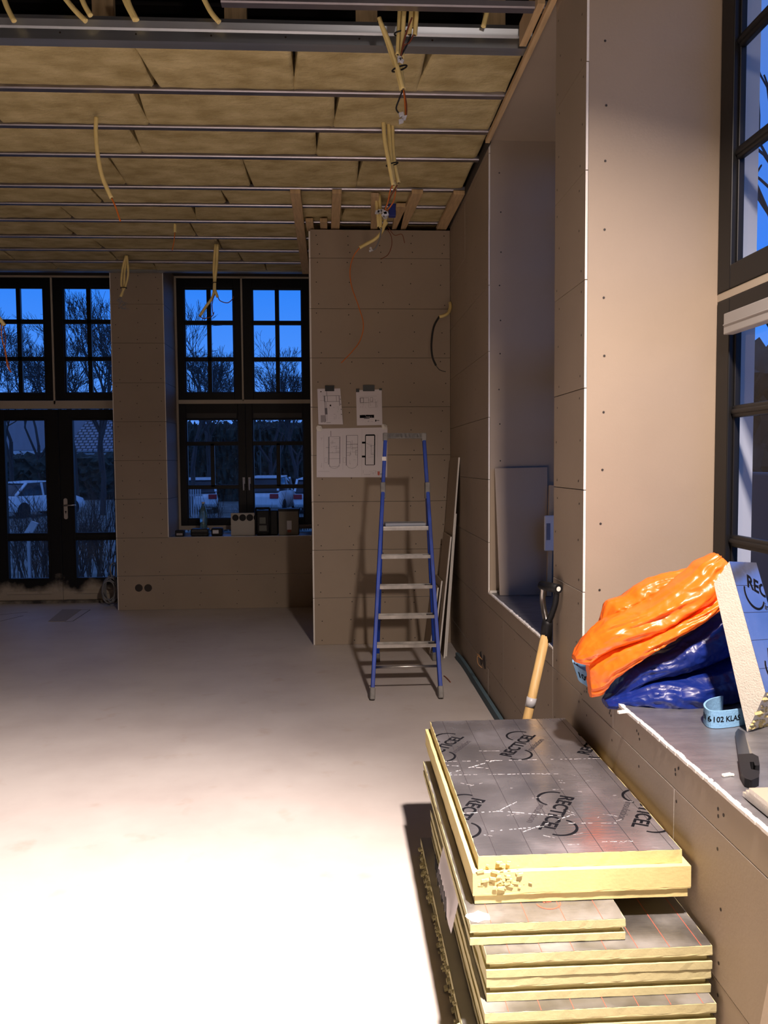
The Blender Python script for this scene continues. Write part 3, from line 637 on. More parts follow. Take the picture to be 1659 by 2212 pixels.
# ============================================================ INSULATION BOARD STACK
def profile_board(x0, x1, y0, y1, z0, z1, kind, th=.0):
    """PIR board with tongue or groove on its four edges, foam mesh"""
    h = z1-z0; d = .018 if kind == 'tongue' else .012
    if kind == 'tongue': lay = [(0, .20, d*.35), (.20, .24, 0), (.24, .70, 0), (.70, .72, d), (.72, 1, d)]
    else: lay = [(0, .33, 0), (.33, .40, d*.9), (.40, .60, d*.9), (.60, .66, 0), (.66, 1, 0)]
    zs = [(0, lay[0][2])]
    for a, b, c in lay: zs += [(a, c), (b, c)]
    rnd = random.Random(int((x0+z0+y1)*1000)); m = MB(); nseg = 26; rings = []
    for zf, ins in zs:
        ring_ = []
        for (ax, ay, bx, by) in ((x0, y0, x1, y0), (x1, y0, x1, y1), (x1, y1, x0, y1), (x0, y1, x0, y0)):
            for k in range(nseg):
                t = k/nseg; x, y = ax+(bx-ax)*t, ay+(by-ay)*t
                cx_, cy_ = (x0+x1)/2, (y0+y1)/2; j = rnd.uniform(-.0007, .0007)
                sx = ins+j; hx, hy = (x1-x0)/2, (y1-y0)/2
                ring_.append(V((cx_+(x-cx_)*(hx-sx)/hx, cy_+(y-cy_)*(hy-sx)/hy, z0+h*zf)))
        rings.append(ring_)
    n = len(rings[0])
    for r in rings: m.v += r
    for i in range(len(rings)-1):
        for k in range(n):
            m.f.append([i*n+k, i*n+(k+1) % n, (i+1)*n+(k+1) % n, (i+1)*n+k]); m.m.append(0); m.sm.append(False)
    m.f.append(list(range(n))[::-1]); m.m.append(0); m.sm.append(False); m.f.append([(len(rings)-1)*n+k for k in range(n)]); m.m.append(0); m.sm.append(False)
    return m
def foil_sheet(x0, x1, y0, y1, z, ins, seed=1):
    m = MB(); rnd = random.Random(seed); nx, ny = 40, 60
    x0 += ins; x1 -= ins; y0 += ins; y1 -= ins
    g = []
    for j in range(ny+1):
        for i in range(nx+1):
            ex = rnd.uniform(-.0015, .0015) if i in (0, nx) else 0; ey = rnd.uniform(-.0015, .0015) if j in (0, ny) else 0
            g.append(V((x0+(x1-x0)*i/nx+ex, y0+(y1-y0)*j/ny+ey, z+.0008+rnd.uniform(0, .00012))))
    m.add(g, [(j*(nx+1)+i, j*(nx+1)+i+1, (j+1)*(nx+1)+i+1, (j+1)*(nx+1)+i) for j in range(ny) for i in range(nx)], 0, True)
    return m
def clip(mb, x0, x1, y0, y1):
    bm = bmesh.new(); vs = [bm.verts.new(v) for v in mb.v]
    for f, mi in zip(mb.f, mb.m):
        try: bf = bm.faces.new([vs[i] for i in f]); bf.material_index = mi
        except ValueError: pass
    for co, no in (((x0,0,0), (-1,0,0)), ((x1,0,0), (1,0,0)), ((0,y0,0), (0,-1,0)), ((0,y1,0), (0,1,0))):
        bmesh.ops.bisect_plane(bm, geom=bm.verts[:]+bm.edges[:]+bm.faces[:], plane_co=co, plane_no=no, clear_outer=True)
    bm.verts.index_update(); out = MB(); out.v = [v.co.copy() for v in bm.verts]; out.f = [[v.index for v in f.verts] for f in bm.faces]; out.m = [f.material_index for f in bm.faces]; out.sm = [False]*len(out.f)
    bm.free(); return out
def logo(mb, c, ux, uy, L, mi=0, mi2=0):
    c, ux, uy = V(c), V(ux).normalized(), V(uy).normalized()
    add_text(mb, 'RECTICEL', L*.235, c, ux, uy, mi, bold=L*.0055, width=L)
    add_text(mb, 'insulation', L*.13, c+ux*L*.12-uy*L*.20, ux, uy, mi2, width=L*.52)
    R_ = L*.185
    for sg in (1, -1):
        n = 22; vs = []; cc = c+ux*L*.36*sg+uy*L*.12*sg; a0, a1 = (-8, 172) if sg > 0 else (172, 352)
        for k in range(n+1):
            t = k/n; a = math.radians(a0+(a1-a0)*t); th = L*.034*(1-.75*abs(t-.45))
            for r in (R_-th/2, R_+th/2): vs.append(cc+ux*math.cos(a)*r*1.1+uy*math.sin(a)*r)
        mb.add(vs, [(2*k, 2*k+1, 2*k+3, 2*k+2) for k in range(n)], mi)
def board(lab, x0, x1, y0, y1, z0, z1, kind, foam, foil, lines, logos=(), lmat=REDI, top=True, group=None, seed=1):
    t = thing('insulation_board', lab, 'insulation board', ((x0+x1)/2, (y0+y1)/2, z0), group)
    profile_board(x0, x1, y0, y1, z0, z1, kind).build('foam_core', foam, t)
    ins = .0195 if kind == 'tongue' else .0015
    m = foil_sheet(x0, x1, y0, y1, z1, ins, seed); m.build('foil_facing', foil, t)
    a0, a1, b0, b1 = x0+ins, x1-ins, y0+ins, y1-ins
    pr = MB(); z = z1+.0013
    for u in lines: pr.box(a0+u-.0008, a0+u+.0008, b0, b1, z-.0002, z, 1)
    for (c, ux, uy, L) in logos: logo(pr, (c[0], c[1], z+.0002), ux, uy, L, 0, 1)
    if pr.v: pr = clip(pr, a0, a1, b0, b1); pr.build('print', [INK if lmat is not REDI else REDI, lmat], t)
    return t
# lower boards, bottom up
TH = .065
LB = [(0, .322, .925, 2.06, 3.30, 'bottom insulation board of the stack, crumbling along its left edge'),
      (1, .364, .968, 2.03, 3.265, 'insulation board second from the floor in the stack'),
      (2, .360, .966, 2.02, 3.27, 'insulation board third from the floor, foil strip showing at the front'),
      (3, .372, .970, 2.062, 3.285, 'insulation board fourth from the floor, directly under the wide foil one'),
      (4, .371, .972, 2.06, 3.32, 'wide insulation board with dull foil and red lines, under the short offcut')]
for k, x0, x1, y0, y1, lab in LB:
    lg = [((.74, 2.33), (-.4, -1, 0), (1, -.4, 0), .26)] if k == 4 else []
    board(lab, x0, x1, y0, y1, k*TH+.0004, (k+1)*TH-.0018, 'groove', FOAMG, FOILG, [.085*j+.06 for j in range(7)], lg, REDI, seed=k, group='insulation boards stacked by the wall')
half = board('short offcut of insulation board with torn white corner, under the top board', .335, .752, 2.10, 3.30, .3265, .3825, 'groove', FOAMG, FOILG, [.055+.1*j for j in range(4)], [((.62, 2.22), (-1, -.2, 0), (.2, -1, 0), .16)], REDI, seed=9)
m = MB(); rn = random.Random(3); c = V((.365, 2.135, .3842)); m.add([c+V((math.cos(a)*rn.uniform(.025, .04), math.sin(a)*rn.uniform(.018, .032), 0)) for a in [k*.5 for k in range(12)]], [list(range(12))]); o = m.build('torn_patch', GYPS, half); o['label'] = 'torn white patch'
# top board
TX0, TX1, TY0, TY1, TZ0, TZ1 = .357, .968, 2.19, 3.425, .386, .5135
lgs = []
for cx_ in (.395, .682, .974): lgs.append(((cx_, 3.09), (.545, .84, 0), (-.84, .545, 0), .275))
for cx_ in (.375, .665, .945): lgs.append(((cx_, 2.475), (-.48, -.877, 0), (.877, -.48, 0), .275))
topb = board('thick top insulation board of the stack, shiny foil printed in black', TX0, TX1, TY0, TY1, TZ0, TZ1, 'tongue', FOAM, FOIL, [.05+.1*j for j in range(6)], lgs, INKT, seed=20)
m = MB(); z = TZ1+.0016
rn = random.Random(11)
def scr(p, q, wd, n=14, wob=.004):
    p, q = onZ(*p, z), onZ(*q, z)
    for k in range(n):
        if rn.random() < .25: continue
        a = p.lerp(q, k/n); b = p.lerp(q, (k+rn.uniform(.4, 1))/n); dd = V((-(b-a).y, (b-a).x, 0)).normalized()*wd*rn.uniform(.4, 1.3)/2
        a += dd.normalized()*rn.uniform(-wob, wob)*.4
        m.add([a-dd, b-dd, b+dd, a+dd], [(0, 1, 2, 3)])
scr((958, 1645), (1300, 1638), .0028, 34, .003); scr((960, 1674), (1190, 1671), .0024, 22); scr((965, 1672), (1070, 1642), .004, 16)
scr((955, 1652), (1060, 1660), .003, 10); scr((1035, 1622), (1080, 1622), .002, 5); scr((1000, 1757), (1080, 1752), .003, 10); scr((1080, 1752), (1240, 1765), .003, 18)
scr((1060, 1795), (1180, 1785), .003, 12); scr((1300, 1818), (1370, 1817), .0025, 8); scr((1200, 1778), (1340, 1778), .002, 10); scr((1080, 1750), (1120, 1730), .002, 6); scr((1120, 1800), (1250, 1755), .0025, 14)
for _ in range(40):
    x = rn.uniform(980, 1450); y = rn.uniform(1660, 1835); scr((x, y), (x+rn.uniform(5, 40), y+rn.uniform(-8, 8)), .0012, 3)
clip(m, TX0+.02, TX1-.02, TY0+.02, TY1-.02).build('scratches', SCRATCH, topb)
m = MB()   # broken foam crumbs on its front edge
for _ in range(55):
    x = rn.gauss(.445, .030); zz = rn.uniform(.43, .50); y = TY0+(.012 if zz > .483 else 0)-rn.uniform(-.003, .006); r = rn.uniform(.0015, .0055)
    m.obox((x, y, zz), (r*rn.uniform(.8, 2), 0, r*rn.uniform(-.6, .6)), (0, r*.6, 0), (r*rn.uniform(-.5, .5), 0, r*.7))
m.build('broken_edge', FOAM, topb)
# stuck label on the left side of the stack
st_ = thing('paper_label', 'white printed label hanging on the left side of the board stack', 'label', (.36, 2.6, .05))
m = MB(); g = []
for j in range(9):
    for i in range(5): g.append(V((.352-i*.006-.003*abs(math.sin(j*1.7)), 2.42+j*.045, .275-i*.026+.004*math.sin(j*2.1))))
m.add(g, [(j*5+i, j*5+i+1, (j+1)*5+i+1, (j+1)*5+i) for j in range(8) for i in range(4)], 0, True); m.build('paper', PAPER, st_)
m = MB()
for k in range(9): m.box(.318, .320, 2.47+.035*k, 2.482+.035*k, .185+.01*(k % 3), .255)
m.build('print', INK, st_)
# foam crumbs at the foot of the stack
m = MB(); rn = random.Random(8)
for _ in range(150):
    y = rn.uniform(2.05, 3.25); x = .321-abs(rn.gauss(0, .006)); zz = rn.uniform(.0, .055); r = rn.uniform(.0015, .006)
    m.obox((x, y, zz+r*.6), (r, 0, r*.4), (0, r*rn.uniform(.6, 2.2), 0), (0, r*.3, r*.6))
m = m.build('foam_crumbs', FOAMG); tag(m, 'crumbled foam bits along the foot of the board stack', 'crumbs'); m['kind'] = 'stuff'

# ============================================================ THINGS ON THE NEAR SILL
from mathutils import noise as mn
def lobe(m, up_, lo_, Y0, thick, seed=1, n=110, k=56, amp=1.0, mi=0):
    """soft folded sheet between an upper and a lower outline, with real thickness and creases"""
    def samp(pl, t):
        L = [0]
        for a, b in zip(pl[:-1], pl[1:]): L.append(L[-1]+(b-a).length)
        d = t*L[-1]
        for i in range(len(pl)-1):
            if d <= L[i+1] or i == len(pl)-2: return pl[i].lerp(pl[i+1], (d-L[i])/max(1e-9, L[i+1]-L[i]))
    U_ = spline([onY(x, y, Y0(x)) for x, y in up_], 3); L_ = spline([onY(x, y, Y0(x)) for x, y in lo_], 3)
    b = len(m.v); off = V((seed*3.7, seed*1.3, 0))
    for i in range(n+1):
        t = i/n; a, c = samp(U_, t), samp(L_, t); mid = (a+c)/2; hv = (a-c)/2; T = thick*max(.06, math.sin(math.pi*min(1, max(.02, t*.90+.03))))**.6
        tz = hv.length
        for j in range(k):
            an = 2*math.pi*j/k; ca, sa = math.cos(an), math.sin(an)
            se = lambda v, e_: math.copysign(abs(v)**e_, v)
            q = V((t*3.2, math.cos(an)*.9+t*.8, math.sin(an)*.9))+off
            r1 = 1-abs(mn.noise(V((q.x*.9, q.y*2.2, q.z*2.2))))*2.4; r2 = 1-abs(mn.noise(q*3.1))*2.2; r3 = mn.noise(q*7)
            w_ = amp*(.012*r1+.006*r2+.003*r3)
            nrm = (hv.normalized()*ca*.35+V((0, -1, 0))*sa)
            m.v.append(mid+hv*se(ca, .9)+V((0, -1, 0))*T/2*se(sa, .75)+nrm*w_*min(1, T/.08)-nrm*.008)
    for i in range(n):
        for j in range(k):
            m.f.append([b+i*k+j, b+i*k+(j+1) % k, b+(i+1)*k+(j+1) % k, b+(i+1)*k+j]); m.m.append(mi); m.sm.append(True)
    m.f.append([b+j for j in range(k)][::-1]); m.m.append(mi); m.sm.append(False); m.f.append([b+n*k+j for j in range(k)]); m.m.append(mi); m.sm.append(False)
# blue tarpaulin, two folds
Yb = lambda x: 2.90
m = MB()
lobe(m, [(1310, 1505), (1335, 1465), (1360, 1428), (1420, 1395), (1480, 1350), (1530, 1316), (1560, 1304), (1640, 1290)], [(1312, 1516), (1345, 1503), (1385, 1468), (1440, 1454), (1500, 1436), (1560, 1414), (1600, 1400), (1640, 1392)], lambda x: Yb(x)+.03, .26, seed=2)
lobe(m, [(1306, 1512), (1350, 1484), (1395, 1460), (1450, 1453), (1520, 1438), (1565, 1423), (1605, 1410), (1640, 1405)], [(1308, 1526), (1350, 1529), (1400, 1530), (1460, 1530), (1520, 1526), (1560, 1520), (1610, 1508), (1640, 1504)], lambda x: Yb(x), .28, seed=3)
tag(m.build('folded_tarpaulin', BLUET), 'folded dark blue tarpaulin on the near sill under the orange plastic', 'tarpaulin')
# orange plastic, back fold + front fold + lower fold
m = MB(); Yo = lambda x: 2.96-(x-1240)*.0003
lobe(m, [(1285, 1385), (1298, 1340), (1310, 1305), (1322, 1296), (1348, 1288), (1372, 1268), (1400, 1252), (1440, 1238), (1480, 1231), (1515, 1222)], [(1290, 1395), (1320, 1370), (1350, 1345), (1400, 1330), (1440, 1310), (1480, 1290), (1500, 1270), (1530, 1250)], lambda x: Yo(x)+.07, .12, seed=5, amp=1.2)
lobe(m, [(1239, 1415), (1258, 1385), (1285, 1358), (1320, 1336), (1380, 1310), (1440, 1270), (1490, 1232), (1508, 1214), (1545, 1195)], [(1240, 1428), (1270, 1434), (1282, 1425), (1330, 1394), (1380, 1374), (1440, 1350), (1500, 1322), (1545, 1295), (1568, 1226)], lambda x: Yo(x)-.02, .22, seed=6, amp=1.15)
lobe(m, [(1268, 1430), (1300, 1405), (1340, 1384), (1390, 1362), (1440, 1338), (1500, 1305), (1560, 1265)], [(1275, 1506), (1298, 1496), (1320, 1462), (1380, 1412), (1440, 1374), (1500, 1340), (1565, 1300)], lambda x: Yo(x)-.03, .22, seed=8, amp=1.15)
tag(m.build('folded_plastic_sheet', ORANGE), 'crumpled bright orange plastic sheet heaped on the near sill', 'plastic sheet')
# light blue foam strips with print
def foam_strip(pts, wv, lab, txt, tp, tux, tsz):
    t = thing('foam_strip', lab, 'foam strip', pts[0]); m = MB(); P = spline(pts, 8); wv = V(wv); th = .006; n = len(P)
    for i, p in enumerate(P):
        d = (P[min(i+1, n-1)]-P[max(i-1, 0)]).normalized(); nn = d.cross(wv).normalized()*th/2
        m.v += [p-nn, p+nn, p+nn+wv, p-nn+wv]
    for i in range(n-1):
        for a, b in ((0, 1), (1, 2), (2, 3), (3, 0)): m.f.append([i*4+a, i*4+b, i*4+4+b, i*4+4+a]); m.m.append(0); m.sm.append(False)
    m.f += [[3, 2, 1, 0], [4*n-4, 4*n-3, 4*n-2, 4*n-1]]; m.m += [0, 0]; m.sm += [False, False]
    m.build('foam_band', BLUEF, t)
    vs, fs = text_polys(txt, tsz, tsz*.02); xs = [v.x for v in vs]; x0, x1 = min(xs), max(xs); tot = sum((a-b).length for a, b in zip(P[1:], P[:-1]))
    out = MB()
    def at(s):
        d = max(0, min(tot-1e-6, s)); 
        for a, b in zip(P[:-1], P[1:]):
            l = (b-a).length
            if d <= l: return a.lerp(b, d/l), (b-a).normalized()
            d -= l
        return P[-1], (P[-1]-P[-2]).normalized()
    vv = []
    for v in vs:
        p, d = at(tp+(v.x-x0)); nn = d.cross(wv).normalized(); 
        if nn.dot(CAM-p) < 0: nn = -nn
        vv.append(p+wv*(.5+v.y/wv.length)+nn*(th/2+.0008))
    out.add(vv, fs); out.build('print', INK, t); return t
a = onZ(1527, 1540, .742); 
foam_strip([onZ(x_, y_, .742) for x_, y_ in ((1560, 1538), (1532, 1546), (1521, 1559), (1536, 1572), (1580, 1570), (1632, 1560))], (0, 0, .056), 'light blue foam strip curling out under the blue tarpaulin on the sill', '/ EN 6102 KLAS', .15, None, .025)
foam_strip([onY(1278, 1412, 3.16), onY(1250, 1415, 3.13), onY(1238, 1424, 3.08), onY(1246, 1438, 3.05), onY(1290, 1465, 3.06)], (.022, 0, -.068), 'light blue foam strip poking out under the left end of the orange plastic', 'EN 1060', .11, None, .034)
# leaning foil board: its short cut end faces the camera, foil side towards the window
P0 = onZ(1614, 1581, SILL+.001); w_ = V((.82, .56, -.10)).normalized()
def onP(x, y):
    d = _ray(x, y); return CAM+d*((P0-CAM).dot(w_)/d.dot(w_))
A_, T_, V_ = onP(1542, 1261), onP(1575, 1213), onP(1653, 1496)
WB = .17
lb = thing('insulation_board', 'foil-faced insulation board leaning on the sill at the right picture edge', 'insulation board', P0)
m = MB(); m.prism([P0, V_, T_, A_], w_*WB); m.build('foam_core', CREAM, lb)
u_ = (T_-V_).normalized(); n_ = w_.cross(u_).normalized(); n_ = n_ if n_.dot(CAM-V_) > 0 else -n_; L_ = (T_-V_).length
q = V_+n_*.0012; m = MB(); m.add([q, q+u_*L_, q+u_*L_+w_*WB, q+w_*WB], [(0, 1, 2, 3)]); m.build('foil_facing', FOIL, lb)
pr = MB(); q = V_+n_*.0020
tdir = (w_*.93-u_*.37).normalized(); tup = n_.cross(tdir); tup = tup if tup.dot(u_) > 0 else -tup
logo(pr, q+u_*(L_-.115)+w_*.20, tdir, tup, .27, 0, 0); logo(pr, q+u_*(L_-.36)+w_*.20, tdir, tup, .27, 0, 0)
for k in range(4): a = q+u_*(L_-.08-.09*k); pr.add([a-u_*.0006, a+u_*.0006, a+w_*WB+u_*.0006, a+w_*WB-u_*.0006], [(0, 1, 2, 3)], 1)
def clip_frame(mb, O, a, b, c, la, lb_):
    mb.v = [V(((v-O).dot(a), (v-O).dot(b), (v-O).dot(c))) for v in mb.v]; mb = clip(mb, .001, la, .001, lb_)
    mb.v = [O+a*v.x+b*v.y+c*v.z for v in mb.v]; return mb
wp = (w_-u_*w_.dot(u_)).normalized()
clip_frame(pr, V_, u_, wp, n_, L_-.001, WB-.003).build('print', [INK, INKT], lb)
m = MB(); rn = random.Random(4)
for _ in range(70):
    p = P0.lerp(V_, rn.uniform(.05, .95))+w_*rn.uniform(.0, .12)+V((0, -.002, 0)); r = rn.uniform(.002, .006)
    m.obox(p, w_*r*1.6, u_*r*.8, n_*r*.7+w_*r*.3)
m.build('broken_edge', FOAM, lb)
# knife in sheath
kn = thing('utility_knife', 'black-handled knife in a dark sheath lying on the near sill', 'knife', onZ(1610, 1640, SILL))
a, b, c = onZ(1600, 1590, SILL), onZ(1612, 1652, SILL), onZ(1618, 1700, SILL)
def flat(mb, pts2, z0, z1, mi=0): mb.prism([(p.x, p.y, z0) for p in pts2], (0, 0, z1-z0), mi)
m = MB(); flat(m, [onZ(*p, SILL) for p in ((1588, 1592), (1594, 1583), (1608, 1590), (1622, 1650), (1596, 1650))], SILL, SILL+.014); o = m.build('sheath', mat('dark_sheath', (.02,.025,.035), .35), kn, bevel=.003)
m = MB(); flat(m, [onZ(*p, SILL) for p in ((1608, 1592), (1613, 1600), (1632, 1650), (1622, 1650))], SILL+.003, SILL+.006); m.build('blade', mat('blade_steel', (.5,.5,.5), .25, 1), kn)
m = MB(); flat(m, [onZ(*p, SILL) for p in ((1594, 1647), (1625, 1645), (1638, 1652), (1641, 1672), (1630, 1672), (1628, 1664), (1619, 1664), (1622, 1680), (1640, 1684), (1639, 1698), (1622, 1705), (1608, 1700), (1600, 1685))], SILL+.0, SILL+.024); m.build('handle', BLK, kn, bevel=.006)
# plasterboard offcuts at the right edge of the sill
for k in range(3):
    m = MB(); y1_ = 2.02-k*.02; m.box(1.025-k*.002, 1.45, 1.35, y1_, SILL+.002+k*.013, SILL+.0135+k*.013, mats=(0, 0, 1, 1, 1, 1))
    tag(m.build('plasterboard_offcut', [CARD, GYPS]), ['lowest', 'middle', 'uppermost'][k]+' of the plasterboard offcuts piled on the near sill at the right edge', 'offcut', 'plasterboard offcuts on the near sill')
# shards
for (x, y, s_, mt, lab) in ((1570, 1677, .014, GYPS, 'white sliver of gypsum on the sill left of the knife'), (1535, 1548, .009, CREAM, 'small pale foam crumb on the sill below the blue tarpaulin'), (1345, 1541, .018, GYPS, 'torn white gypsum lump at the sill corner under the tarpaulin')):
    c = onZ(x, y, SILL); m = MB(); m.obox(c+V((0, 0, s_*.3)), (s_, s_*.3, 0), (-s_*.1, s_*.35, 0), (0, 0, s_*.28)); m.obox(c+V((s_*.8, s_*.1, s_*.3)), (s_*.6, -s_*.3, 0), (s_*.1, s_*.25, 0), (0, 0, s_*.25))
    tag(m.build('debris_shard', mt, bevel=.002), lab, 'debris')
m = MB(); c = onZ(967, 1470, 0); m.tube(spline([c+V((-.012, .12, .004)), c+V((0, .05, .005)), c+V((.012, -.06, .004))]), .004, 6); tag(m.build('debris_shard', WBRN), 'thin brown sliver lying on the floor right of the ladder', 'debris')
# leaning board at the lower right corner
m = MB(); y1_ = 1.70; m.prism([(W-.135, y1_, .001), (W-.115, y1_, .001), (W-.012, y1_, .62), (W-.028, y1_, .63)], (0, -.9, 0))
tag(m.build('plasterboard_sheet', [CARD]), 'brown plasterboard leaning on the low wall in the bottom right corner', 'plasterboard')

# ============================================================ SHOVEL, OFFCUTS, STRIP
sv = thing('long_handled_tool', 'wooden shaft with a black D-grip leaning on the right wall behind the stack', 'tool', (.72, 3.62, 0))
A, B = V((.735, 3.60, .01)), onY(1181, 1362, 3.66)
m = MB(); m.tube([A, A.lerp(B, .5), B], .0205, 14); m.build('shaft', mat('ash_shaft', (.58, .38, .15), .5, var=.15, scale=6, stretch=(10, 10, 1)), sv)
C_ = onY(1188, 1268, 3.63); d = (C_-B).normalized()
m = MB(); m.tube([B-d*.05, B+d*.03, B+d*.05], [.027, .025, .022], 14); m.build('collar', BLK, sv)
side = V((.35, -.93, 0)); 
for sg, mt in ((-1, mat('polished_grip_arm', (.35, .33, .31), .25, 1)), (1, BLK)):
    m = MB(); m.tube(spline([B+d*.03, B+d*.08+side*.028*sg, B+d*.14+side*.050*sg, C_-d*.01+side*.052*sg]), [.017, .016, .015, .014, .014, .014, .014, .013, .013, .013, .013, .013, .013, .013, .013, .013, .013, .013, .014], 10); m.build('grip_arm', mt, sv)
m = MB(); m.tube([C_-side*.065, C_+side*.065], .021, 14); m.disc(C_+side*.0655, side, .011, 12, 1); m.build('grip', [BLK, GYPS], sv)
T_ = onY(1148, 1519, 3.62); k = (T_.z-A.z)/(B.z-A.z); m = MB(); m.tube([A.lerp(B, k-.025), A.lerp(B, k+.025)], .0225, 14); m.build('grey_tape', mat('duct_tape', (.42,.42,.44), .4), sv)

def lean(yb, yd, x0, h, xt, lab, t=.0125, dy=0):
    m = MB(); m.prism([(x0, yb, 0.001), (x0+t, yb, 0.001), (xt, yb+dy, h), (xt-t, yb+dy, h)], (0, yd, 0), 1, 0)
    # prism ends -> white cut edge (mi 1), long sides card
    return tag(m.build('plasterboard_offcut', [CARD, GYPS]), lab, 'offcut', 'plasterboard offcuts leaning in the corner')
lean(6.66, .5, .845, 1.64, W-.002, 'tallest plasterboard offcut leaning in the corner behind the ladder')
lean(6.72, .45, .868, 1.18, W-.020, 'plasterboard offcut half as tall, right behind the tallest one in the corner')
lean(6.62, .45, .795, 1.00, W-.075, 'brown plasterboard offcut leaning in front of the tallest one')
lean(6.78, .4, .765, .62, .855, 'low plasterboard offcut leaning left of the taller ones', dy=.0)
lean(6.80, .4, .740, .56, .825, 'lowest narrow plasterboard offcut, leftmost in the leaning bundle', dy=.0)
m = MB(); P = spline([(W-.035, 6.62, .0), (W-.022, 6.3, 0), (W-.020, 5.5, 0), (W-.018, 4.4, 0), (W-.018, 3.5, 0)], 5)
for a, b in zip(P[:-1], P[1:]): m.prism([(a.x-.012, a.y, .0), (b.x-.012, b.y, 0), (b.x+.012, b.y, 0), (a.x+.012, a.y, 0)], (0, 0, .055))
tag(m.build('edge_insulation_strip', TEALF), 'blue-grey foam edge strip along the foot of the right wall', 'edge strip')
# socket hole in right wall with wires
so = thing('socket_opening', 'ragged socket hole with bare wires low in the right wall', 'socket', onX(1042, 1425, W))
m = MB(); rn = random.Random(2)
for k, yy in enumerate((-.07, .07)):
    c = onX(1042, 1425, W-.0035)+V((0, yy, 0)); pts = [c+V((0, math.cos(a)*rn.uniform(.04, .06), math.sin(a)*rn.uniform(.04, .055))) for a in [j*math.pi/6 for j in range(12)]]; m.prism(pts, (.004, 0, 0))
m.build('opening', SCREW, so)
m = MB(); c = onX(1042, 1425, W-.005); m.tube(spline([c, c+V((-.03, .02, .02)), c+V((-.035, -.03, -.02)), c+V((-.01, -.05, -.045))]), .0028, 6); m.tube(spline([c+V((0, .06, 0)), c+V((-.03, .05, .03)), c+V((-.02, .0, .03))]), .0028, 6); m.build('wires', mat('copper_wire_mix', (.35, .18, .07), .5), so)

# ============================================================ FAR NICHE
nb = [onY(1081, 1010, 5.36), onY(1188, 1006, 5.36), onY(1180, 1276, 5.20), onY(1085, 1272, 5.20)]
m = MB(); za = SILL+.002; xa, xb = onY(1083, 1272, 5.2).x, onY(1186, 1272, 5.2).x; zt = nb[0].z
m.prism([(xa-.01, 5.375, zt-.005), (xb+.03, 5.375, zt), (xb, 5.25, za), (xa, 5.25, za)], (0, .0125, 0), 0)
tag(m.build('plasterboard_offcut', [CARD]), 'tall scribbled plasterboard offcut standing in the far wall niche', 'offcut')
m = MB(); m.bar((xb-.005, 5.19, za), (xb+.05, 5.35, zt-.12), .03, .02); tag(m.build('timber_lath', WOOD), 'narrow timber lath standing in the far niche beside the offcut', 'lath')
gp = thing('grille_panel', 'small white panel with a dark slotted grille in the far niche', 'panel', (xb+.03, 5.15, SILL+.22))
p, q = onY(1177, 1114, 5.22), onY(1200, 1190, 5.22)
m = MB(); m.box(p.x, q.x+.05, 5.225, 5.245, q.z, p.z); m.build('plate', WHITEP, gp, bevel=.006)
m = MB(); nz = 16
for k in range(nz): zz = q.z+.07+(p.z-q.z-.12)*k/nz; m.box(p.x+.012, p.x+.036, 5.2225, 5.226, zz, zz+.007)
m.build('grille', mat('grille_grey', (.16,.18,.25), .5), gp)

# ============================================================ FAR SILL ITEMS, WALL BITS
SZ = .803
def fx(x, Y): return onY(x, 1140, Y).x
def fz(y, Y): return onY(450, y, Y).z
Ys = 9.42
bt = thing('water_bottle', 'clear blue plastic bottle standing on the far window sill', 'bottle', (fx(440, Ys), Ys, SZ))
m = MB(); x = fx(440, Ys); prof = [(0, .036), (.03, .042), (.09, .042), (.12, .036), (.15, .042), (.25, .042), (.30, .030), (.335, .014), (.36, .014)]
m.tube([(x, Ys, SZ+z) for z, r in prof], [r for z, r in prof], 14); bm_ = mat('bottle_plastic', (.25, .50, .60), .12); bm_.node_tree.nodes['Principled BSDF'].inputs['Transmission Weight'].default_value = .75; m.build('bottle_body', bm_, bt)
m = MB(); m.tube([(x, Ys, SZ+.352), (x, Ys, SZ+.372)], .017, 12); m.build('cap', WHITEP, bt)
bt.location.z = SZ
def sbox(x0, x1, y0, Y, d, mt, name, lab, cat, bev=.006):
    t = thing(name, lab, cat, ((fx(x0, Y)+fx(x1, Y))/2, Y+d/2, SZ)); m = MB(); m.box(fx(x0, Y), fx(x1, Y), Y, Y+d, SZ, fz(y0, Y)); m.build('housing', mt, t, bevel=bev); return t
t = sbox(378, 397, 1145, 9.24, .09, BLK, 'small_box', 'small dark box at the left end of the far sill', 'box')
m = MB(); m.box(fx(381, 9.24), fx(394, 9.24), 9.237, 9.242, SZ+.012, SZ+.035); m.build('label_plate', GREYP, t)
t = sbox(411, 450, 1142, 9.22, .12, mat('black_case', (.012,.014,.016), .25), 'tool_case', 'low black shiny case lying on the far sill below the bottle', 'case', .014)
m = MB(); m.box(fx(414, 9.22), fx(447, 9.22), 9.212, 9.222, SZ+.02, SZ+.05); m.build('lid_lip', BLK, t, bevel=.004)
t = sbox(456, 480, 1141, 9.26, .10, BLK, 'battery_charger', 'small black charger with a pale face on the far sill', 'charger', .012)
m = MB(); m.box(fx(459, 9.26), fx(472, 9.26), 9.254, 9.262, SZ+.025, SZ+.065); m.build('face_plate', WHITEP, t, bevel=.003)
t = thing('perforated_panel', 'pale panel with four round dark holes standing on the far sill', 'panel', (fx(525, 9.3), 9.3, SZ))
m = MB(); m.box(fx(499, 9.3), fx(553, 9.3), 9.30, 9.315, SZ, fz(1109, 9.3)); m.build('plate', mat('galv_plate', (.42,.40,.36), .6), t)
m = MB()
for k in range(4): m.tube([(fx(509+k*15.5, 9.3), 9.297, fz(1119, 9.3)), (fx(509+k*15.5, 9.3), 9.302, fz(1119, 9.3))], .038 if k else .036, 18)
m.build('round_hole', BLK, t)
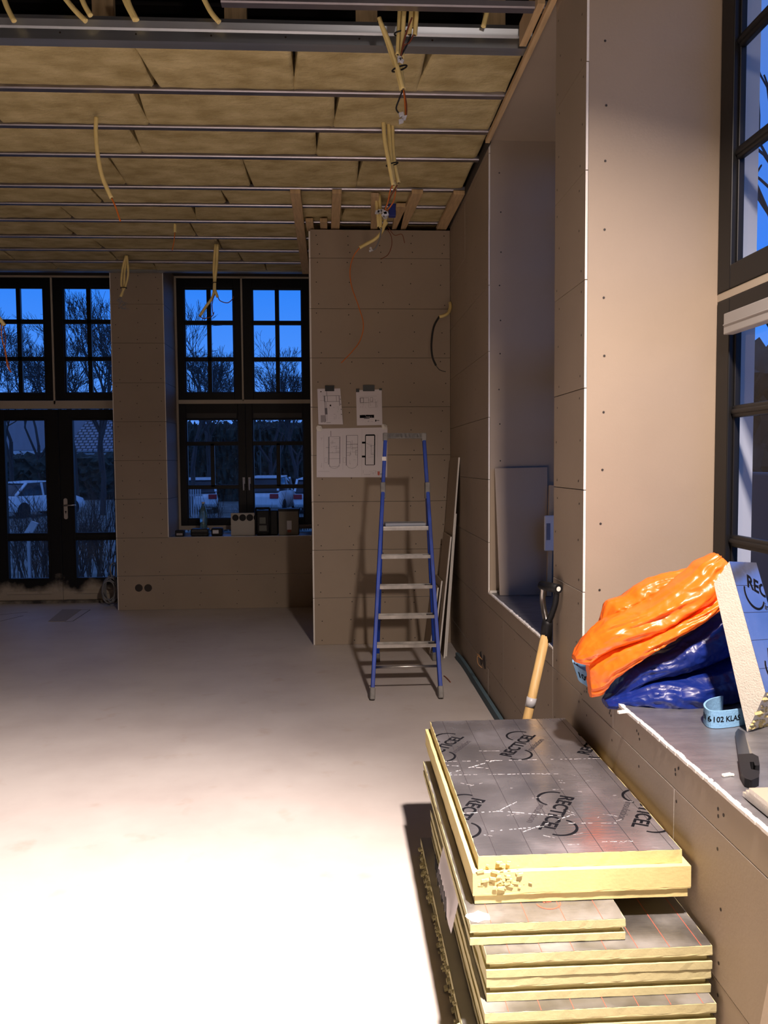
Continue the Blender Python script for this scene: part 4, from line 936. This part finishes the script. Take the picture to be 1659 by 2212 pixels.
t = sbox(554, 600, 1104, 9.26, .16, BLK, 'site_radio', 'black site radio with a thick guard frame on the far sill', 'radio', .012)
m = MB(); xa, xb = fx(553, 9.25), fx(583, 9.25); zt = fz(1099, 9.25)
for x in (xa, xb): m.tube([(x, 9.245, SZ+.01), (x, 9.245, zt)], .012, 8)
m.tube([(xa, 9.245, zt), (xb, 9.245, zt)], .012, 8); m.tube([(xa, 9.245, SZ+.02), (xb, 9.245, SZ+.02)], .012, 8); m.build('guard_frame', BLK, t)
m = MB(); m.box(fx(561, 9.26), fx(574, 9.26), 9.255, 9.261, SZ+.13, SZ+.20); m.box(fx(560, 9.26), fx(576, 9.26), 9.2555, 9.261, SZ+.05, SZ+.11); m.build('display', mat('lcd_grey', (.05,.06,.05), .3), t)
t = sbox(602, 645, 1106, 9.26, .18, mat('grey_card_box', (.20,.18,.15), .8), 'cardboard_box', 'grey box with a small red and white sticker on the far sill', 'box', .003)
m = MB(); m.box(fx(601, 9.26), fx(646, 9.26), 9.255, 9.445, fz(1106, 9.26), fz(1101, 9.26)); m.build('lid', BLK, t)
m = MB(); m.box(fx(620, 9.26), fx(630, 9.26), 9.257, 9.261, SZ+.06, SZ+.16); m.box(fx(621, 9.26), fx(629, 9.26), 9.256, 9.2605, SZ+.03, SZ+.06, 1); m.build('sticker', [WHITEP, mat('faded_red', (.30,.08,.05), .7)], t)
# cable coil by the door
t = thing('cable_coil', 'grey cable coiled on the floor against the door post', 'cable', (onY(236, 1300, 9.5).x, 9.4, 0)); m = MB(); rn = random.Random(4)
c = onY(238, 1283, 9.45); c.x = min(c.x, -2.52)
for k in range(7):
    r1, r2 = rn.uniform(.06, .10), rn.uniform(.12, .17); dx, dz = rn.uniform(-.03, .02), rn.uniform(-.02, .02); cz = max(c.z, .18)
    m.tube([(c.x+dx+r1*math.cos(a), 9.42+k*.012+.02*math.sin(a*2+k), max(.012, cz+dz+r2*math.sin(a))) for a in [2*math.pi*j/28 for j in range(29)]], .007, 6)
m.tube(spline([(c.x+.03, 9.42, cz+.14), (c.x+.01, 9.45, cz+.27), (c.x+.05, 9.5, cz+.30), (c.x+.06, 9.45, cz+.12)]), .008, 6); m.build('cable_loops', WGRY, t)
# floor patches near the door
def patch(c4, lab, mt, h=.004):
    m = MB(); m.prism([onZ(*p, 0.0) for p in c4][::-1], (0, 0, h)); tag(m.build('floor_patch', mt), lab, 'floor patch')
patch([(135, 1317), (176, 1317), (140, 1343), (104, 1343)], 'grey-brown floor patch in front of the double door', mat('patch_grey', (.30,.26,.22), .8))
m = MB()
for a, b in (((176, 1317), (195, 1317)), ((195, 1317), (157, 1342)), ((157, 1342), (140, 1343)), ((0, 1328), (60, 1322)), ((0, 1342), (50, 1330))):
    p, q = onZ(*a, .001), onZ(*b, .001); m.bar(p, q, .008, .002, (0, 0, 1))
tag(m.build('floor_joint', mat('joint_line', (.16,.14,.12), .9)), 'thin dark outline cut in the floor beside the grey-brown patch', 'floor joint')

# ============================================================ HANGING CONDUITS AND WIRES
def hang(lab, loc, tubes, group='conduits hanging from the ceiling'):
    t = thing('hanging_conduit', lab, 'conduit', loc, None)
    for (nm, pts, Y, r, mt) in tubes:
        Yf_ = (lambda i, Y=Y: Y) if not callable(Y) else Y
        P = spline([onY(x, y, Yf_(i)) for i, (x, y) in enumerate(pts)], 6); m = MB(); m.tube(P, r, 8)
        if nm == 'conduit': m.disc(P[-1]+(P[-1]-P[-2]).normalized()*.001, (P[-1]-P[-2]), r*.6, 8, 1)
        m.build(nm, [mt, SCREW] if nm == 'conduit' else mt, t)
    return t
def blob(t, x, y, Y, r, mt, nm='connector', seed=1):
    rn = random.Random(seed); m = MB(); c = onY(x, y, Y)
    for _ in range(3): m.obox(c+V((rn.uniform(-r, r), rn.uniform(-r, r), rn.uniform(-r, r)))*.8 if False else c+V((rn.uniform(-r, r), 0, rn.uniform(-r, r))), (r*.6, 0, r*rn.uniform(-.3, .3)), (0, r*.5, 0), (r*rn.uniform(-.3, .3), 0, r*.5))
    m.build(nm, mt, t, bevel=.001)
def tie(t, x, y, Y, w_, ang=0):
    c = onY(x, y, Y); m = MB(); n = 16
    m.tube([(c.x+math.cos(a)*w_, Y+math.sin(a)*.022, c.z+math.cos(a)*ang) for a in [2*math.pi*k/n for k in range(n+1)]], .004, 6); m.build('cable_tie', BLK, t)
CO = CONDUIT
t = hang('pair of cream conduits strapped together with bare wires, hanging at top centre', onY(870, 200, 4.02), [
 ('conduit', [(819, 38), (824, 52), (838, 85), (850, 118), (860, 150), (871, 192)], 4.00, .0105, CO),
 ('conduit', [(821, 46), (833, 80), (846, 120), (858, 155), (868, 195)], 4.03, .0105, CO),
 ('conduit', [(868, 0), (862, 60), (864, 130), (872, 192)], 4.05, .0105, CO),
 ('brown_wire', [(871, 192), (874, 215), (876, 250)], 4.02, .0035, WORNG), ('brown_wire', [(872, 192), (878, 225), (878, 250)], 4.02, .0035, WBRN),
 ('black_wire', [(870, 195), (862, 215), (856, 235), (866, 248), (875, 250)], 4.02, .004, WBLK)])
blob(t, 873, 254, 4.0, .018, CLEAR); tie(t, 863, 148, 4.02, .035, .012)
t = hang('three straight cream conduits with loose brown wires in the top centre ceiling gap', onY(890, 80, 3.95), [
 ('conduit', [(878, -20), (872, 40), (868, 125)], 3.93, .0105, CO), ('conduit', [(866, -20), (862, 60), (859, 118)], 3.96, .0105, CO),
 ('conduit', [(889, -20), (888, 30), (884, 75)], 3.93, .0105, CO), ('conduit', [(901, -20), (900, 30), (896, 76)], 3.93, .0105, CO), ('conduit', [(895, -20), (893, 60)], 3.97, .0105, CO),
 ('brown_wire', [(890, 38), (878, 70), (870, 100), (866, 122)], 3.90, .004, WBRN), ('brown_wire', [(893, 75), (884, 92), (872, 100), (866, 122)], 3.91, .004, WBRN), ('black_wire', [(888, 74), (880, 95), (868, 118)], 3.91, .004, WBLK)])
blob(t, 866, 126, 3.9, .014, CLEAR, seed=3); tie(t, 866, 72, 3.95, .03, .004)
t = hang('long bundle of three cream conduits curving down over the ladder', onY(855, 400, 5.6), [
 ('conduit', [(836, 160), (829, 220), (830, 290), (838, 340), (850, 400)], 5.15, .013, CO), ('conduit', [(834, 170), (838, 240), (842, 310), (846, 360), (853, 410)], 5.18, .013, CO), ('conduit', [(833, 165), (846, 230), (848, 300), (852, 350), (861, 395)], 5.20, .013, CO),
 ('brown_wire', [(853, 390), (843, 412), (838, 435), (830, 460)], 5.15, .004, WORNG), ('brown_wire', [(855, 412), (850, 435), (836, 455), (826, 462)], 5.17, .004, WORNG), ('brown_wire', [(858, 400), (845, 422), (832, 450), (828, 462)], 5.16, .004, WBRN)])
tie(t, 847, 355, 5.17, .036, .01); blob(t, 828, 465, 5.15, .02, CLEAR, seed=5)
t = hang('conduit bundle with connectors hanging just in front of the pier top', onY(820, 490, 6.55), [
 ('conduit', [(813, 348), (810, 400), (815, 450), (818, 490)], 6.50, .012, CO), ('conduit', [(819, 348), (819, 410), (822, 460), (822, 492)], 6.50, .012, CO), ('conduit', [(807, 380), (812, 430), (818, 488)], 6.55, .012, CO),
 ('conduit', [(834, 470), (826, 498), (812, 515), (793, 526), (777, 535)], 6.50, .013, CO), ('conduit', [(836, 480), (829, 490), (822, 496)], 6.50, .012, CO),
 ('orange_wire', [(777, 535), (763, 555), (756, 585), (760, 620), (774, 660), (785, 700), (778, 735), (760, 760), (737, 784)], lambda i: 6.5+min(i, 4)*.12, .0042, WORNG),
 ('grey_wire', [(824, 492), (820, 515), (812, 535), (805, 540)], 6.48, .006, WGRY),
 ('brown_wire', [(836, 495), (845, 510), (846, 530), (838, 550), (822, 560)], 7.1, .003, WBRN), ('brown_wire', [(838, 490), (852, 508), (868, 506), (874, 525)], 7.1, .003, WBRN)])
blob(t, 822, 461, 6.45, .025, CLEAR, seed=6); blob(t, 833, 466, 6.45, .02, CLEAR, seed=7); blob(t, 803, 540, 6.5, .014, CLEAR, seed=8)
bb = onY(847, 459, 6.75); m = MB(); m.box(bb.x-.028, bb.x+.028, 6.72, 6.78, bb.z-.035, bb.z+.10); tag(m.build('junction_box', mat('blue_plastic_box', (.012,.03,.26), .45), bevel=.004), 'small blue junction box at the ceiling above the pier', 'junction box')
hang('single curved cream conduit with an orange wire at upper left', onY(240, 425, 5.0), [('conduit', [(208, 253), (207, 290), (212, 340), (222, 385), (241, 428)], 5.05, .0125, CO), ('orange_wire', [(241, 428), (250, 448), (260, 478)], 5.05, .005, WORNG)])
hang('tiny conduit stub with a thin orange wire hanging left of the pier', onY(378, 500, 7.2), [('conduit', [(378, 484), (378, 502)], 7.2, .012, CO), ('orange_wire', [(378, 500), (376, 520), (372, 541)], 7.2, .004, WORNG)])
t = hang('forked conduit bundle with looping wires hanging before the window beside the pier', onY(465, 640, 7.81), [
 ('conduit', [(470, 528), (468, 570), (464, 610), (464, 632)], 7.81, .014, CO), ('conduit', [(466, 528), (462, 575), (463, 610), (460, 640), (445, 662), (431, 684)], 7.83, .013, CO), ('conduit', [(464, 626), (470, 642)], 7.81, .013, CO),
 ('brown_wire', [(470, 640), (476, 650), (492, 654), (503, 645), (504, 640)], 7.81, .004, WBRN), ('brown_wire', [(431, 682), (440, 688), (458, 683), (462, 675)], 7.81, .004, WBRN), ('brown_wire', [(464, 636), (458, 655), (460, 678)], 7.81, .004, WBRN)])
tie(t, 465, 611, 7.81, .03)
t = hang('oval looped bundle of cream conduits above the wall between door and window', onY(265, 640, 8.36), [
 ('conduit', [(272, 552), (264, 585), (262, 615), (266, 625), (262, 641)], 8.36, .011, CO), ('conduit', [(274, 552), (277, 590), (272, 615), (266, 628), (260, 641)], 8.36, .011, CO), ('conduit', [(273, 552), (269, 590), (268, 615), (264, 638)], 8.38, .011, CO),
 ] + [('white_wire', [(262, 641), (258+random.uniform(-6, 6), 650), (268+random.uniform(-10, 10), 655), (262+random.uniform(-8, 14), 663), (272+random.uniform(-10, 8), 668)], 8.36, .0025, WGRY) for _ in range(6)])
tie(t, 267, 622, 8.36, .03)
hang('conduit end with dangling red wires at the left picture edge', onY(3, 690, 6.0), [('conduit', [(-30, 660), (-8, 680), (10, 703)], 6.0, .013, CO), ('brown_wire', [(6, 700), (12, 730), (10, 760), (18, 785), (22, 803)], 6.0, .004, WBRN), ('brown_wire', [(3, 700), (4, 730), (12, 760), (16, 790), (24, 804)], 6.0, .004, WORNG)])
t = hang('short bent conduit with a black wire sticking out of the right wall beside the pier', onY(967, 655, 7.2), [('conduit', [(972, 654), (973, 664), (968, 676), (958, 682), (949, 684)], lambda i: [7.16, 7.12, 7.08, 7.06, 7.06][i], .014, CO), ('black_wire', [(949, 684), (937, 706), (932, 742), (934, 770), (942, 790)], 7.06, .0085, WBLK), ('brown_wire', [(942, 790), (950, 799), (963, 803)], 7.06, .003, WBLK)])
for i, (pts, lab) in enumerate((([(3, -20), (15, 15), (31, 46)], 'at the top left corner'), ([(128, -20), (160, 20), (186, 46)], 'crossing toward the first hanger'), ([(170, -20), (182, 10), (196, 34)], 'short one close to the first hanger'), ([(262, -20), (274, 10), (292, 44)], 'just right of the first hanger'), ([(270, -20), (280, 12), (296, 44)], 'twin close behind the one right of the first hanger'), ([(432, -20), (455, 25), (474, 48)], 'left of the second hanger'), ([(1064, -20), (1053, 22), (1044, 58)], 'slanting beside the rightmost hanger'))):
    P = spline([onY(x, y, 4.14) for x, y in pts], 5); m = MB(); m.tube(P, .0125, 8)
    tag(m.build('ceiling_conduit', CO), 'cream conduit in the ceiling void '+lab, 'conduit', 'conduits in the ceiling void')

# ============================================================ OUTSIDE
GZ = -.55
GRASS = mat('dim_grass', (.09, .11, .09), .95, col2=(.24, .25, .23), scale=1.5, bump=.6, bscale=8)
m = MB(); m.box(-60, 60, 10.0, 120, GZ-.3, GZ); m.box(1.95, 60, -40, 10.0, GZ-.3, GZ); g_ = m.build('ground', GRASS); struct(g_); g_.name = 'ground_outside'
BARK = mat('bare_bark', (.06, .055, .055), .95)
LEAF = mat('dark_evergreen', (.035, .055, .045), .9, var=.4, scale=3)
def tree(x, y, h, seed, lab, spread=.50, dep=7, r0=.13, rmin=.0085):
    rn = random.Random(seed); m = MB()
    def br(p, d, l, r, k):
        q = p+d*l*.5+V((rn.uniform(-1, 1), rn.uniform(-1, 1), rn.uniform(-.3, .6)))*l*.07; e = q+(d+V((rn.uniform(-1, 1), rn.uniform(-1, 1), .25))*.16).normalized()*l*.5
        m.tube([p, q, e], [r, r*.85, max(rmin*.6, r*.68)], 5 if k > 3 else 3, cap=False)
        if k == 0: return
        n = 3 if rn.random() < .78 else 2
        for i in range(n):
            a = rn.uniform(0, 6.28); s = spread*rn.uniform(.5, 1.5); t = d.orthogonal().normalized(); b_ = d.cross(t)
            nd = (d+(t*math.cos(a)+b_*math.sin(a))*s+V((0, 0, .10))).normalized(); st = p.lerp(e, rn.uniform(.55, 1)) if i else e
            br(st, nd, l*rn.uniform(.62, .85), max(rmin, r*.60), k-1)
    br(V((x, y, GZ)), V((rn.uniform(-.06, .06), 0, 1)), h*.27, r0, dep)
    zs = max(v.z for v in m.v); k = h/(zs-GZ); m.v = [V((x+(v.x-x)*k, y+(v.y-y)*k, GZ+(v.z-GZ)*k)) for v in m.v]
    return tag(m.build('bare_tree', BARK), lab, 'tree', 'bare trees beyond the car park')
def txy(px_, D): p = onY(px_, 990, D); return p.x, D
TR_ = [(25, 46, 10.6, 'bare tree behind the left transom light of the door'), (85, 52, 11, 'bare slender tree between the two transom lights'), (165, 44, 10.2, 'bare tree left of the thick one in the right transom light'), (218, 36, 10.4, 'bare thick-trunked tree in the right transom light'),
       (405, 34, 9.0, 'bare leaning tree at the left pane of the window beside the pier'), (450, 42, 8.8, 'bare tree in the middle of the window beside the pier'), (500, 50, 8.3, 'bare small tree behind the window mullion'), (585, 46, 8.6, 'bare tree in the right casement, left pane'), (640, 38, 8.2, 'bare tree in the right casement, right pane'), (300, 40, 10.5, 'bare tree hidden mostly by the wall between door and window')]
for i, (px_, D, h, lab) in enumerate(TR_): tree(*txy(px_, D), h, 100+i, lab)
def shrub(x, y, h, seed, lab, nm='bare_shrub', n=14, r=.011):
    rn = random.Random(seed); m = MB()
    def st(p, d, l, r_, k):
        e = p+d*l; m.tube([p, (p+e)/2+V((rn.uniform(-.03, .03), 0, .01)), e], [r_, r_*.8, r_*.6], 3, cap=False)
        if k:
            for _ in range(rn.choice((2, 3))): st(p.lerp(e, rn.uniform(.3, 1)), (d+V((rn.uniform(-1, 1), rn.uniform(-1, 1), .2))*.5).normalized(), l*rn.uniform(.45, .75), r_*.65, k-1)
    for _ in range(n): st(V((x+rn.uniform(-.25, .25), y+rn.uniform(-.25, .25), GZ)), V((rn.uniform(-.25, .25), rn.uniform(-.25, .25), 1)).normalized(), h*.5, r, 3)
    return tag(m.build(nm, BARK), lab, 'shrub', 'bare shrubs outside the windows')
SH = [(25, 14.5, 1.7), (60, 13.5, 1.3), (90, 14.5, 1.9), (175, 13.5, 1.9), (200, 14.2, 1.4), (225, 13.6, 2.1), (425, 14.5, 1.6), (480, 14.0, 1.5), (505, 14.4, 1.4), (560, 14.2, 1.35), (600, 14.6, 1.3), (640, 14.0, 1.6)]
places = ['behind the left door pane', 'low behind the left door pane', 'at the right of the left door pane', 'left in the right door pane', 'low in the right door pane', 'at the far right of the door', 'left in the window beside the pier', 'behind the left casement middle', 'by the window handles', 'in front of the white hatchback', 'right of the white hatchback', 'at the right end of the window']
for i, (px_, D, h) in enumerate(SH): shrub(*txy(px_, D), h, 200+i, 'bare twiggy shrub outside '+places[i])
def hedge(x0, x1, y, z1, lab, seed, mt=LEAF, d=1.2):
    rn = random.Random(seed); m = MB(); nx, nz = 44, 12; g = []
    for j in range(nz+1):
        for i in range(nx+1): g.append(V((x0+(x1-x0)*i/nx, y+rn.uniform(-.3, .3)+(d*.5 if j == nz else 0), GZ+(z1-GZ)*j/nz+(rn.uniform(-.25, .3) if j == nz else 0))))
    m.add(g, [(j*(nx+1)+i, j*(nx+1)+i+1, (j+1)*(nx+1)+i+1, (j+1)*(nx+1)+i) for j in range(nz) for i in range(nx)], 0)
    m.add([g[nz*(nx+1)+i] for i in range(nx+1)]+[g[i]+V((0, d, z1-GZ)) for i in range(nx+1)], [(i, i+1, nx+2+i, nx+1+i) for i in range(nx)], 0)
    m.add([g[0], g[nx], g[nx]+V((0, d, 0)), g[0]+V((0, d, 0))], [(0, 1, 2, 3)]); m.box(x0, x1, y+.3, y+d, GZ, z1-.3)
    for _ in range(500):   # leafy tufts
        c = V((rn.uniform(x0, x1), y+rn.uniform(-.45, .1), GZ+rn.random()*(z1-GZ+.2))); r = rn.uniform(.06, .18)
        m.add([c+V((rn.uniform(-r, r), rn.uniform(-r, r), rn.uniform(-r, r))) for _ in range(3)], [(0, 1, 2)])
    return tag(m.build('evergreen_hedge', mt), lab, 'hedge')
hx = lambda p, D: onY(p, 990, D).x
hedge(hx(-120, 52), hx(262, 52), 52, 2.25, 'dark hedge below the tiled roof behind the parked cars', 1)
hedge(hx(372, 48), hx(560, 48), 48, 3.9, 'tall dark hedge behind the cars, left half of the window', 2)
hedge(hx(520, 54), hx(700, 54), 54, 4.3, 'tall dark hedge behind the cars, right half of the window', 3)
# house with a tiled roof
hs = thing('house', 'low house with a blue-lit tiled roof seen through the door panes', 'house', (hx(100, 60), 62, GZ))
x0, x1 = hx(-200, 60), hx(330, 60); xm = hx(103, 60)
m = MB(); m.box(x0+.5, x1-.5, 60.5, 68, GZ, 2.3); m.build('wall', mat('house_wall', (.16,.15,.15), .9), hs)
m = MB(); m.box(x0, x1, 59.8, 60.0, 2.25, 2.62); m.build('gutter', mat('white_gutter', (.75,.75,.75), .6), hs)
def tile_mat():
    m_ = bpy.data.materials.new('roof_tiles'); m_.use_nodes = True; n = m_.node_tree; b = n.nodes['Principled BSDF']; b.inputs['Roughness'].default_value = .35
    tcn = n.nodes.new('ShaderNodeNewGeometry'); mp = n.nodes.new('ShaderNodeMapping'); mp.inputs['Rotation'].default_value = (math.radians(-35), 0, 0); n.links.new(tcn.outputs['Position'], mp.inputs[0])
    br_ = n.nodes.new('ShaderNodeTexBrick'); br_.inputs['Color1'].default_value = (.30, .30, .33, 1); br_.inputs['Color2'].default_value = (.36, .36, .38, 1); br_.inputs['Mortar'].default_value = (.03, .03, .035, 1)
    br_.inputs['Scale'].default_value = 1; br_.inputs['Brick Width'].default_value = .38; br_.inputs['Row Height'].default_value = .34; br_.inputs['Mortar Size'].default_value = .055; n.links.new(mp.outputs[0], br_.inputs[0]); n.links.new(br_.outputs[0], b.inputs['Base Color'])
    return m_
m = MB(); m.add([(xm+1.2, 59.7, 2.6), (x1, 59.7, 2.6), (x1, 65, 6.6), (xm+2.6, 65, 6.6)], [(0, 1, 2, 3)]); m.add([(xm+1.2, 59.7, 2.45), (x1, 59.7, 2.45), (x1, 65, 6.45), (xm+2.6, 65, 6.45)], [(3, 2, 1, 0)]); m.build('tiled_roof', tile_mat(), hs)
m = MB(); m.add([(x0, 60.6, 2.7), (xm+1.4, 60.6, 2.7), (xm+2.9, 66, 6.7), (x0, 66, 6.7)], [(0, 1, 2, 3)]); m.box(x0, xm+1.4, 60.4, 60.7, 2.6, 2.7)
m.build('solar_roof', mat('glazed_roof_slope', (.17,.19,.22), .25), hs)
# cars
PAINT = mat('white_car_paint', (.9, .9, .9), .3); CGL = mat('car_glass', (.03, .04, .05), .12); TYRE = mat('tyre', (.012,.012,.012), .7); TAIL = mat('tail_light_red', (.45, .015, .02), .3)
def car(x, y, yaw, L, Wd, H, kind, lab):
    t = thing('parked_car', lab, 'car', (x, y, GZ)); c, s = math.cos(yaw), math.sin(yaw)
    tr = lambda p: V((x+p[0]*c-p[1]*s, y+p[0]*s+p[1]*c, GZ+p[2]))
    hw = Wd/2
    def loft(secs, name, mt, par):
        m = MB(); n = len(secs[0])
        for r in secs: m.v += [tr(p) for p in r]
        for i in range(len(secs)-1):
            for k in range(n): m.f.append([i*n+k, i*n+(k+1) % n, (i+1)*n+(k+1) % n, (i+1)*n+k]); m.m.append(0); m.sm.append(True)
        m.f.append(list(range(n))[::-1]); m.m.append(0); m.sm.append(False); m.f.append([(len(secs)-1)*n+k for k in range(n)]); m.m.append(0); m.sm.append(False)
        o = m.build(name, mt, par, bevel=.03); return o
    def sec(px_, w0, z0, w1, z1, w2, z2): return [(px_, -w0, z0), (px_, w0, z0), (px_, w1, z1), (px_, w2, z2), (px_, -w2, z2), (px_, -w1, z1)]
    bz = H*.62
    st = [(0, .90, .42, .78), (.03, .96, .30, .92), (.12, 1, .24, 1), (.5, 1, .22, 1), (.85, .98, .24, .93), (.96, .92, .30, .78), (1, .82, .38, .62)]
    loft([sec(-L/2+f_*L, hw*w_*.96, z0, hw*w_, (z0+bz*top)/2, hw*w_*.92, bz*top) for f_, w_, z0, top in st], 'body', PAINT, t)
    if kind == 'sedan': cab = [(.13, .80, .04), (.27, .74, .96), (.55, .74, 1.0), (.74, .80, .06)]
    else: cab = [(.03, .84, .05), (.10, .76, .94), (.55, .76, 1.0), (.73, .82, .06)]
    loft([sec(-L/2+f_*L, hw*.88, bz*.96, hw*(.88+w_)/2, bz+(H-bz)*top*.5, hw*w_, bz+(H-bz)*top*.97) for f_, w_, top in cab], 'cabin_glass', CGL, t)
    m = MB(); a, b = cab[1][0], cab[2][0]
    q = [tr(p) for p in [(-L/2+a*L-.06, -hw*.76, H*.97), (-L/2+b*L, -hw*.76, H), (-L/2+b*L, hw*.76, H), (-L/2+a*L-.06, hw*.76, H*.97)]]; m.prism(q, (0, 0, .05)); m.build('roof', PAINT, t, bevel=.02)
    for sg in (-1, 1):
        m = MB()
        for fa, fb in ((cab[0], cab[1]), (cab[2], cab[3])): m.bar(tr((-L/2+fa[0]*L, sg*hw*.88, bz+(H-bz)*fa[2]*.9)), tr((-L/2+fb[0]*L, sg*hw*.80, bz+(H-bz)*fb[2])), .09, .09)
        m.bar(tr((-L/2+.45*L, sg*hw*.885, bz*.95)), tr((-L/2+.45*L, sg*hw*.77, H*.98)), .08, .06); m.build('pillar', PAINT, t)
        for f_ in (.2, .8):
            m = MB(); p0, p1 = tr((-L/2+f_*L, sg*(hw-.20), .32)), tr((-L/2+f_*L, sg*(hw+.01), .32)); m.tube([p0, p1], .32, 18); m.build('wheel', TYRE, t)
        m = MB(); m.obox(tr((-L/2+.015, sg*hw*.72, bz*.80)), V((c, s, 0))*.07, V((-s, c, 0))*hw*.20, V((0, 0, .10))); m.build('tail_light', TAIL, t, bevel=.02)
    return t
def carpx(px_, D): return onY(px_, 1040, D).x
car(carpx(72, 36), 36, math.radians(62), 4.4, 1.80, 1.45, 'sedan', 'white saloon car seen through the left door pane')
car(carpx(425, 38), 38, math.radians(100), 4.2, 1.78, 1.50, 'hatch', 'white parked car at the left of the window beside the pier')
car(carpx(586, 37), 37, math.radians(80), 4.1, 1.78, 1.58, 'hatch', 'white hatchback with red tail lights in the right casement')
car(carpx(688, 37), 37, math.radians(85), 4.2, 1.8, 1.5, 'hatch', 'white car partly hidden behind the pier at the far right of the window')
# garden fence
ft = thing('garden_fence', 'white garden fence between the parked cars in the left casement', 'fence', (carpx(415, 30), 30, GZ)); m = MB()
for k in range(7): xx = carpx(402+k*5, 30); m.box(xx-.02, xx+.02, 30, 30.04, GZ, .75)
m.build('pickets', mat('pale_fence', (.5,.5,.5), .7), ft); m = MB(); m.box(carpx(398, 30), carpx(436, 30), 30.04, 30.07, .45, .52); m.build('rail', mat('pale_rail', (.45,.45,.45), .7), ft)
# branch pile / snow-white scrap outside the door
m = MB(); c = onY(60, 1148, 13.2); m.prism([c+V((-.12, 0, -.12)), c+V((.0, 0, -.14)), c+V((.14, .05, .12)), c+V((.04, .05, .16))], (0, .06, 0)); m.box(c.x-.02, c.x+.02, c.y, c.y+.05, GZ, c.z); tag(m.build('garden_sign', mat('pale_sign', (.6,.6,.6), .7)), 'tilted pale board on a stake outside the left door pane', 'board')
# outside the right hand windows
m = OUT_; m.box(1.578, 1.675, YM-.014, YM+.013, SILL, 3.675); m.box(1.60, 1.675, YN1-.012, YN1+.013, SILL, 3.675); struct(m.build('wall_outside', MASON))
m = MB(); m.box(3.4, 3.6, 5.6, 9.5, GZ, 1.5); tag(m.build('site_container', mat('grey_container', (.10,.11,.12), .6), bevel=.02), 'grey container standing outside the near right window', 'container')
tree(5.0, 8.3, 6.5, 301, 'bare tree outside the near right window', dep=5)
hedge(4.9, 11, 10.5, 3.0, 'dark hedge outside the near right window', 9)
